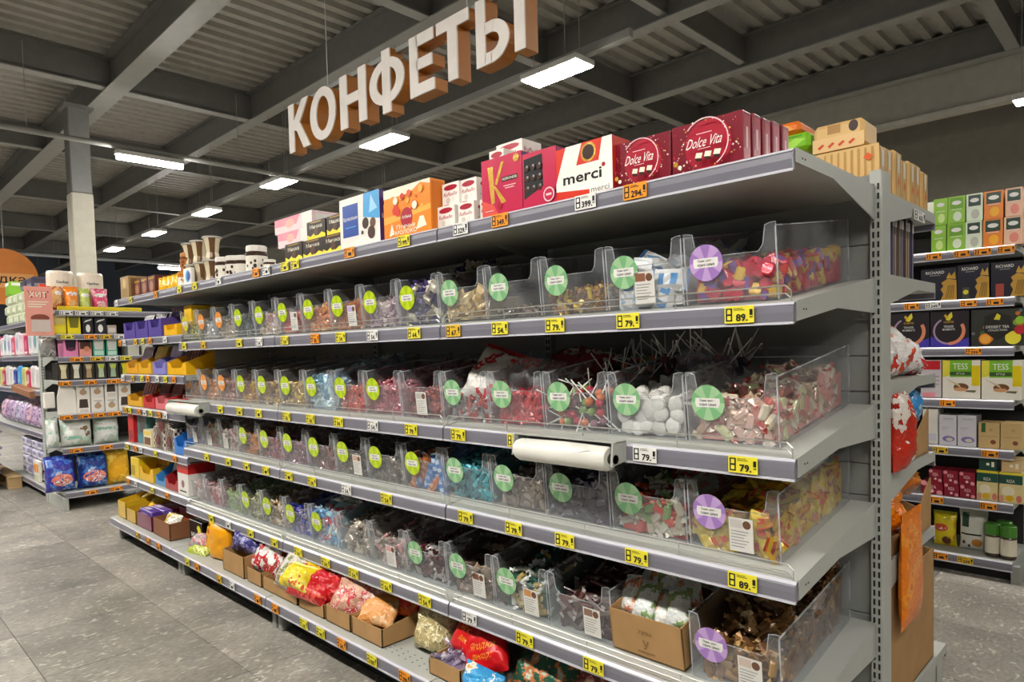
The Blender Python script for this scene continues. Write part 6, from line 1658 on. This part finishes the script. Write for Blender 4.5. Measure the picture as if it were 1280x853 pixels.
ebag('red topped pouch lying behind the cookie pouch', (-0.764,-0.571,1.894,2.049), 0, ('#e0442e', '#f08a5a', '#e8c02a', 5), z0=EZ[0] + .08, dx=.14, seed=5, t=.12)
carton('yellow_strip', 'yellow cardboard strip along the top of the end unit', 'strip', -6.40, -6.385, -.68, .0, EZ[0] + .002, EZ[0] + .035, YEL, [('+x', [('r', .02, .2, .98, .8, gloss('#e8c81e'))])])
# tall cotton pad style cylinders
def cyl_pack(label, y, x, r, h, c1, z0):
    o = thing('cylinder_pack', label, 'pack', (x, y, z0), 0, 'tall cylinder packs')
    MB().lathe([(r * .96, 0), (r, .01), (r, h - .02), (r * .93, h)], gloss('#efe0cc'), 20).build('body', o)
    mb = MB()
    n = 8
    for a in range(-5, 6):
        for k in range(6):
            t0 = a * .2 + (.1 if k % 2 else 0); z = .03 + k * .03
            mb.add([((r + .001) * math.cos(t0), (r + .001) * math.sin(t0), z), ((r + .001) * math.cos(t0 + .1), (r + .001) * math.sin(t0 + .1), z + .015), ((r + .001) * math.cos(t0), (r + .001) * math.sin(t0), z + .03), ((r + .001) * math.cos(t0 - .1), (r + .001) * math.sin(t0 - .1), z + .015)], [(0, 1, 2, 3)], gloss(c1))
    mb.build('printed_pattern', o)
    vs, fs, tw, th = text_geo('Gerber', .01)
    k = .10 / tw
    mb = MB()
    mb.add([((r + .003) * math.cos(v[0] * k / r), (r + .003) * math.sin(v[0] * k / r), h * .72 + v[1] * k) for v in vs], fs, BLACK)
    mb.build('lettering', o)
cyl_pack('tall white and orange cylinder pack, left one on the end unit', -.60, -6.62, .105, .36, '#f08a3a', EZ[0] + .002)
cyl_pack('tall white and orange cylinder pack, right one on the end unit', -.36, -6.62, .105, .355, '#f4b46a', EZ[0] + .002)
# second row: yellow cartons, cow print packs
eb('bright yellow carton with a pale window, left on the second row', (-0.715,-0.613,1.551,1.719), 1, gloss('#f0dc1e'), [('r', .05, .5, .95, .98, gloss('#d8c87a')), ('r', .1, .1, .9, .4, gloss('#f6e63a'))])
eb('bright yellow cut-out carton, right on the second row', (-0.607,-0.502,1.55,1.707), 1, gloss('#f0dc1e'), [('p', [(.2, .35), (.8, .35), (.9, 1), (.1, 1)], gloss('#7a7420'))])
for i, R in enumerate([(-0.49,-0.402,1.557,1.701), (-0.395,-0.298,1.557,1.703)]):
    eb('black and white cow print pack, %s of two' % ['left', 'right'][i], R, 1, gloss('#2a282c'), [('e', .5, .35, .22, .25, WHITE, 10), ('p', [(.1, .7), (.8, .85), (.9, .95), (.3, .85)], WHITE)], group='cow print packs')
eb('grey pack at the right of the cow print ones', (-0.293,-0.214,1.556,1.637), 1, gloss('#b8a89a'), [('r', .1, .2, .9, .7, gloss('#d8d0c8'))])
# third row
ebag('grey foil bag at the left of the third row', (-0.806,-0.682,1.356,1.523), 2, ('#8a8a88', '#c8c8c6', '#5a5a5a', 7), seed=9, t=.12)
eb('pink display carton on the third row', (-0.646,-0.53,1.366,1.522), 2, gloss('#e88ab8'), [('p', [(.2, .35), (.8, .35), (.9, .98), (.1, .98)], gloss('#2a2030')), ('e', .5, .42, .25, .12, gloss('#6a3050'), 12)])
eb('coral display carton on the third row', (-0.524,-0.424,1.363,1.492), 2, gloss('#e89a90'), [('r', .05, .5, .95, 1, gloss('#4a3024')), ('e', .6, .5, .25, .2, gloss('#d88a6a'), 12)])
for i, R in enumerate([(-0.416,-0.32,1.367,1.528), (-0.307,-0.215,1.365,1.512)]):
    eb('green and white carton with pouches, %s of two' % ['left', 'right'][i], R, 2, gloss('#4aa888'), [('p', [(.15, .35), (.85, .35), (.95, 1), (.05, 1)], gloss('#d8d8d0')), ('r', .1, .05, .9, .3, gloss('#bfe0d0'))], group='green and white cartons')
for i in range(2):
    y = -.13 + i * .12
    eb('pale packet at the right of the third row, %s' % ['nearer', 'further'][i], (y, y + .10, 0, .14), 2, gloss('#c8c8b8'), [('r', .1, .6, .9, .9, WHITE)])
# fourth row: small jars in dark cartons
for i in range(7):
    y = -.70 + i * .098
    eb('%s small dark carton with jar window on the fourth row' % ORDW[i], (y, y + .094, 0, .155), 3, gloss('#3a3630'), [('p', [(.25, .1), (.75, .1), (.7, .55), (.85, .9), (.15, .9), (.3, .55)], gloss(['#d8d0a8', '#e0dcc8', '#b8a078', '#b8c8a8', '#a8c0a0', '#d8d82a', '#9ab0a8'][i])), ('r', .3, .62, .7, .85, gloss(['#e8e0b8', '#f0ece0', '#d8c8a0', '#c8d83a', '#c8d84a', '#e6e02a', '#c8d0c8'][i]))], group='dark jar cartons')
# fifth row: white boxes, two high
BX = [('r', .05, .05, .95, .95, gloss('#e6e2da')), ('e', .5, .42, .28, .2, gloss('#b89a7a'), 12), ('r', .2, .75, .8, .8, GREYD), ('p', [(.3, .6), (.7, .65), (.6, .7)], gloss('#5a4636'))]
for i in range(4):
    for j in range(2):
        y = -.565 + i * .112
        eb('white baby food box, %s column, %s' % (ORDW[i], ['lower', 'upper'][j]), (y, y + .108, 0, .13), 4, OFFW, BX if (i + j) % 3 else [('p', [(.15, .35), (.85, .35), (.8, .95), (.2, .95)], gloss('#4a4038')), ('r', .2, .05, .8, .25, gloss('#d8d2c8'))], z0=EZ[4] + .0015 + j * .1315, group='white baby food boxes')
o = tag(MB().prism([(-.07, 0), (.07, 0), (.07, .20), (.03, .26), (-.05, .25), (-.07, .15)], -.01, .01, OFFW, 'x').build('display_stand', None, (-6.42, -.64, EZ[4] + .002)), 'white cut-out display card at the left of the fifth row', 'card')
o = tag(MB().cbox(-.03, -.04, 0, .03, .04, .14, OFFW, .006).build('shelf_talker', None, (-6.50, -.755, EZ[4] + .06)), 'white plastic box clipped beside the end unit post', 'box')
# sixth row: white pouches
for i, (R, lb) in enumerate([((-0.793,-0.698,0.57,0.822), 'narrow white pouch at the left of the sixth row'), ((-0.692,-0.439,0.548,0.806), 'large white pouch with a deer print on the sixth row'), ((-0.432,-0.217,0.533,0.784), 'white and green pouch at the right of the sixth row')]):
    ebag(lb, R, 5, ('#e6e8e2', '#b8d4c4', '#d8c0a8', 5), seed=20 + i, t=.16, prints=[('r', .1, .25, .6, .36, gloss('#8cc4ac')), ('p', [(.45, .6), (.8, .7), (.9, .4), (.75, .3), (.7, .55)], gloss('#8a6a54'))] if i == 1 else [('r', .1, .5, .8, .6, gloss('#9ac8b4'))])
# lowest row: blue diaper bags, yellow bag
for i, (R, lb) in enumerate([((-0.82,-0.587,0.195,0.492), 'violet blue diaper bag at the left of the lowest row'), ((-0.58,-0.325,0.175,0.474), 'dark blue diaper bag in the middle of the lowest row')]):
    ebag(lb, R, 6, (['#3a3aa0', '#1e3a8a'][i], ['#4a7ad0', '#3a78c8'][i], '#c8d0e8', 7), seed=30 + i, t=.22, prints=[('e', .5, .35, .36, .18, gloss('#d87a6a'), 18), ('e', .5, .28, .3, .1, WHITE, 14), ('e', .62, .42, .14, .1, gloss('#f0c8b0'), 12)])
ebag('golden yellow bag at the right of the lowest row', (-0.35,-0.144,0.164,0.492), 6, ('#f2b41a', '#f8d24a', '#e8981a', 5), seed=35, t=.16)
ebag('yellow and grey bag beside the golden one', (-0.348,-0.157,0.193,0.384), 6, ('#e8c82a', '#b8b0a0', '#d8d0c0', 6), seed=36, t=.1)
# end unit tags
for zi, ys in ((0, (-.62, -.5, -.38, -.26)), (1, (-.62, -.44, -.32, -.2)), (2, (-.56, -.40, -.28, -.16)), (3, (-.66, -.46, -.28, -.18)), (4, (-.66, -.52, -.40, -.28)), (5, (-.60, -.36)), (6, (-.5, -.3))):
    for k, y in enumerate(ys):
        c = ['w', 'y', 'o', 'd'][(k + zi) % 4] if zi < 3 else 'o'
        if zi == 0:
            c = 'w'
        cn, m = TAGW[c]
        price_tag(EX + .046 if zi < 6 else EX + .06, y, (EZ + [.165])[zi] - .024, .10, .036, m, '', '%s price tag on the %s end unit row, %s from the left' % (cn, ORDW[zi], ['first', 'second', 'third', 'fourth'][k]), math.pi / 2, 0, 'end unit price tags')
PBR = (-0.9,-0.739,1.55,1.912)
PBY, PBZ = (PBR[0] + PBR[1]) / 2, PBR[2]
# pink promotional board on the corner
o = tag(MB().cbox(-.006, -.10, 0, .006, .10, .42, gloss('#e8a090'), .003).build('promo_board', None, (-6.355, PBY, PBZ)), 'pink promotional board on the corner of the end unit', 'sign')
decals('board_print', o, (.006, -.10, 0), (0, .20, 0), (0, 0, .42), [('t', 'ХИТ', .48, .84, .14, gloss('#b8342c'), .78, .06), ('t', 'ХИТ', .48, .84, .12, CREAM, .66, .02), ('r', .1, .68, .85, .70, CREAM), ('r', .1, .63, .75, .65, CREAM), ('r', .1, .58, .6, .60, CREAM), ('e', .52, .36, .34, .08, gloss('#8a4a3c'), 16), ('r', .2, .08, .88, .33, gloss('#cdbfb4'))])
MB().cbox(-.02, .06, .1, -.006, .10, .16, GREYD, .002).build('clip', o)

# ------------------------------------------------------------------ long unit on the left, continuing the line
LU = thing('shelving_unit', 'long grey shelving unit of paper goods at the left edge', 'shelving', (-7.03, -.08, 0))
LW = 3.6
LZ = [1.74, 1.39, 1.05, .635]
for z in LZ:
    shelf_parts(LU, LW, z, -.60, -.03)
shelf_parts(LU, 1.5, .13, -.62, -.03)
posts(LU, [0, -1.25, -2.5])
back_panels(LU, LW, [.1, .6, 1.0, 1.4, 1.8], 0, mat('#55534f', .6))
MB().box(-1.5, -.56, 0, 0, -.54, .09, DARK).build('kick_plate', LU)
def lb_(label, x0, x1, zi, h, body, prints, z0=None, group=None, depth=.2, name='paper_pack'):
    zb = (LZ + [.13])[zi] + .0015 if z0 is None else z0
    return carton(name, label, 'pack', x0, x1, -.66, -.66 + depth, zb, zb + h, body, [('-y', prints), ('+x', prints)], group, 0, .02)
PAL = gloss('#d8dcc0'); PLUM = gloss('#4a4458')
k = 0
for row in range(3):
    for i in range(5):
        x0 = -7.62 - i * .30 - .08 * (row % 2)
        lb_('pale green wet wipe pack, %s layer, %s along the left unit' % (ORDW[row], ORDW[i]), x0, x0 + .28, 0, .105, PAL, [('e', .4, .5, .2, .3, gloss('#b8c890'), 12), ('r', .55, .3, .9, .6, WHITE)], LZ[0] + .0015 + row * .106, 'pale green packs')
for i in range(2):
    lb_('plum topped pack on the pale green ones, %s' % ['nearer', 'further'][i], -7.70 - i * .3, -7.44 - i * .3, 0, .11, PLUM, [('r', .1, .1, .9, .4, gloss('#8a8898'))], LZ[0] + .0015 + .32, 'plum packs')
lb_('bright green pack at the left edge', -8.80, -8.56, 0, .16, gloss('#8ac43a'), [('r', .1, .7, .9, .9, WHITE)], LZ[0] + .3205)
TN = ['grey white', 'pale blue white', 'pale rose', 'magenta', 'pale pink', 'lilac white', 'rose']
TC = [('#e4e4ea', '#a8a8d0'), ('#dfe2e8', '#7aa8a8'), ('#e8e0e4', '#b8d0d0'), ('#c83a68', '#e87a9a'), ('#f0c8d0', '#fff0f0'), ('#e4e0e6', '#c8b8d0'), ('#d8607c', '#f0a8b8')]
for i in range(11):
    x0 = -7.32 - i * .22
    lb_('%s tissue pack, %s along the second shelf of the left unit' % (TN[i % 7], ORDW[i]), x0, x0 + .205, 1, .22 + (.07 if i < 2 else .02 * (i % 3)), gloss(TC[i % 7][0]), [('e', .5, .5, .3, .25, gloss(TC[i % 7][1]), 14), ('r', .2, .1, .8, .2, WHITE)], group='tissue packs on the second shelf')
RN = ['royal blue', 'white', 'cream white', 'magenta floral', 'pale yellow', 'sky blue']
RC_ = [('#3a4a9a', '#6a7ac0'), ('#ece8e8', '#dcd4d4'), ('#e8e2e0', '#d8d0cc'), ('#c83a5a', '#e8c8d0'), ('#dcd88a', '#b8c870'), ('#4aa0dc', '#8ac8f0')]
for i in range(11):
    x0 = -7.29 - i * .22
    lb_('%s roll pack, %s along the third shelf of the left unit' % (RN[i % 6], ORDW[i]), x0, x0 + .205, 2, .20 + .02 * (i % 3), gloss(RC_[i % 6][0]), [('e', .5, .5, .25, .25, gloss(RC_[i % 6][1]), 14), ('e', .25, .3, .1, .1, WHITE, 10)], group='roll packs on the third shelf')
tag(MB().cbox(-.9, -.10, 0, .0, .0, .07, card('#9a6a4a'), .003).build('cardboard_tray', None, (-7.4, -.63, LZ[2] - .075), (.1, .06, 0)), 'brown cardboard strip hanging under the third shelf of the left unit', 'cardboard')
DN = ['pale grey', 'violet patterned', 'pink violet', 'rose', 'lilac']
for i in range(9):
    x0 = -7.34 - i * .27
    m = bagmat(['#c8c4d8', '#d0b8d4', '#c8a8c8', '#e0b8c8', '#c8b4d0'][i % 5], '#8a6a9c', '#ece4ec', 9)
    bag('diaper_pack', '%s diaper pack, %s along the fourth shelf of the left unit' % (DN[i % 5], ORDW[i]), 'pack', (x0 + .1, -.57, LZ[3] + .002), .26, .27, .18, m, (0, 0, 0), 40 + i, 'diaper packs on the fourth shelf', wrinkle=.4, crimp=m)
for i in range(5):
    x0 = -7.36 - i * .25
    for j in range(4):
        lb_('soft %s pack, %s in its pile on the low left shelf' % (['green white', 'lilac grey', 'pale lilac', 'grey violet', 'white lilac'][i], ['lowest', 'second', 'third', 'topmost'][j]), x0, x0 + .235, 4, .098, gloss(['#b8c8a0', '#a8a4c0', '#c8c4d8', '#9c96b4', '#d0cce0'][i]), [('r', .1, .2, .9, .4, gloss('#e8e6ec')), ('e', .5, .6, .2, .2, gloss('#8a86a8'), 12)], .133 + j * .1, 'soft packs on the low shelf')
carton('paper_pack', 'pack with two orange squares on the low left shelf', 'pack', -7.60, -7.40, -.695, -.665, .133, .34, OFFW, [('-y', [('r', .05, .45, .45, .85, ORA), ('r', .52, .45, .95, .85, ORA), ('r', .1, .05, .9, .3, gloss('#d8e0b8'))])])
# pallet with lilac packs at the far left
PW = mat('#c8a878', .75)
pal = thing('pallet', 'wooden pallet under stacked lilac packs at the left edge', 'pallet', (-8.62, -1.20, 0))
for i in range(5):
    MB().cbox(-.55, -.40 + i * .19, .115, .55, -.28 + i * .19, .135, PW, .003).build('board', pal)
for x in (-.48, 0, .48):
    for y in (-.34, .04, .42):
        MB().cbox(x - .05, y - .06, .02, x + .05, y + .06, .115, PW, .003).build('block', pal)
for y in (-.34, .04, .42):
    MB().cbox(-.55, y - .06, 0, .55, y + .06, .02, PW, .003).build('runner', pal)
for i in range(3):
    for j in range(6):
        bag('pad_pack', 'lilac and white pack, %s pallet pile, %s layer up' % (ORDW[i], ORDW[j]), 'pack', (-8.26 - i * .34, -1.02, .137 + j * .085), .33, .10, .28, bagmat('#b0a8c4', '#e6dce8', '#d8b8c8', 9), (0, 0, 0), 80 + i * 6 + j, 'lilac packs on the pallet')
# round orange discount sign
SGY, SGZ = (-0.383,2.463)
o = thing('round_sign', 'round orange sign with black letters above the left shelving', 'sign', (-10.5, SGY, SGZ), math.pi / 2)
MB().prism([(.37 * math.cos(2 * math.pi * i / 36), .37 * math.sin(2 * math.pi * i / 36)) for i in range(36)], -.008, .008, mat('#c8741e', .5), 'y').build('disc', o)
decals('lettering', o, (-.37, -.008, -.37), (.74, 0, 0), (0, 0, .74), [('r', .0, .30, .93, .56, card('#d89a5a')), ('t', 'скидка', .40, .43, .15, BLACK, .80, .01)])
MB().prism([(-.30, -.1), (-.16, -.1), (-.20, .36), (-.24, .36)], -.02, -.012, OFFW, 'y').build('white_letter', o)
MB().tube((0, 0, .37), (0, 0, 2.3), .003, BEAML, 6).build('suspension_wire', o)
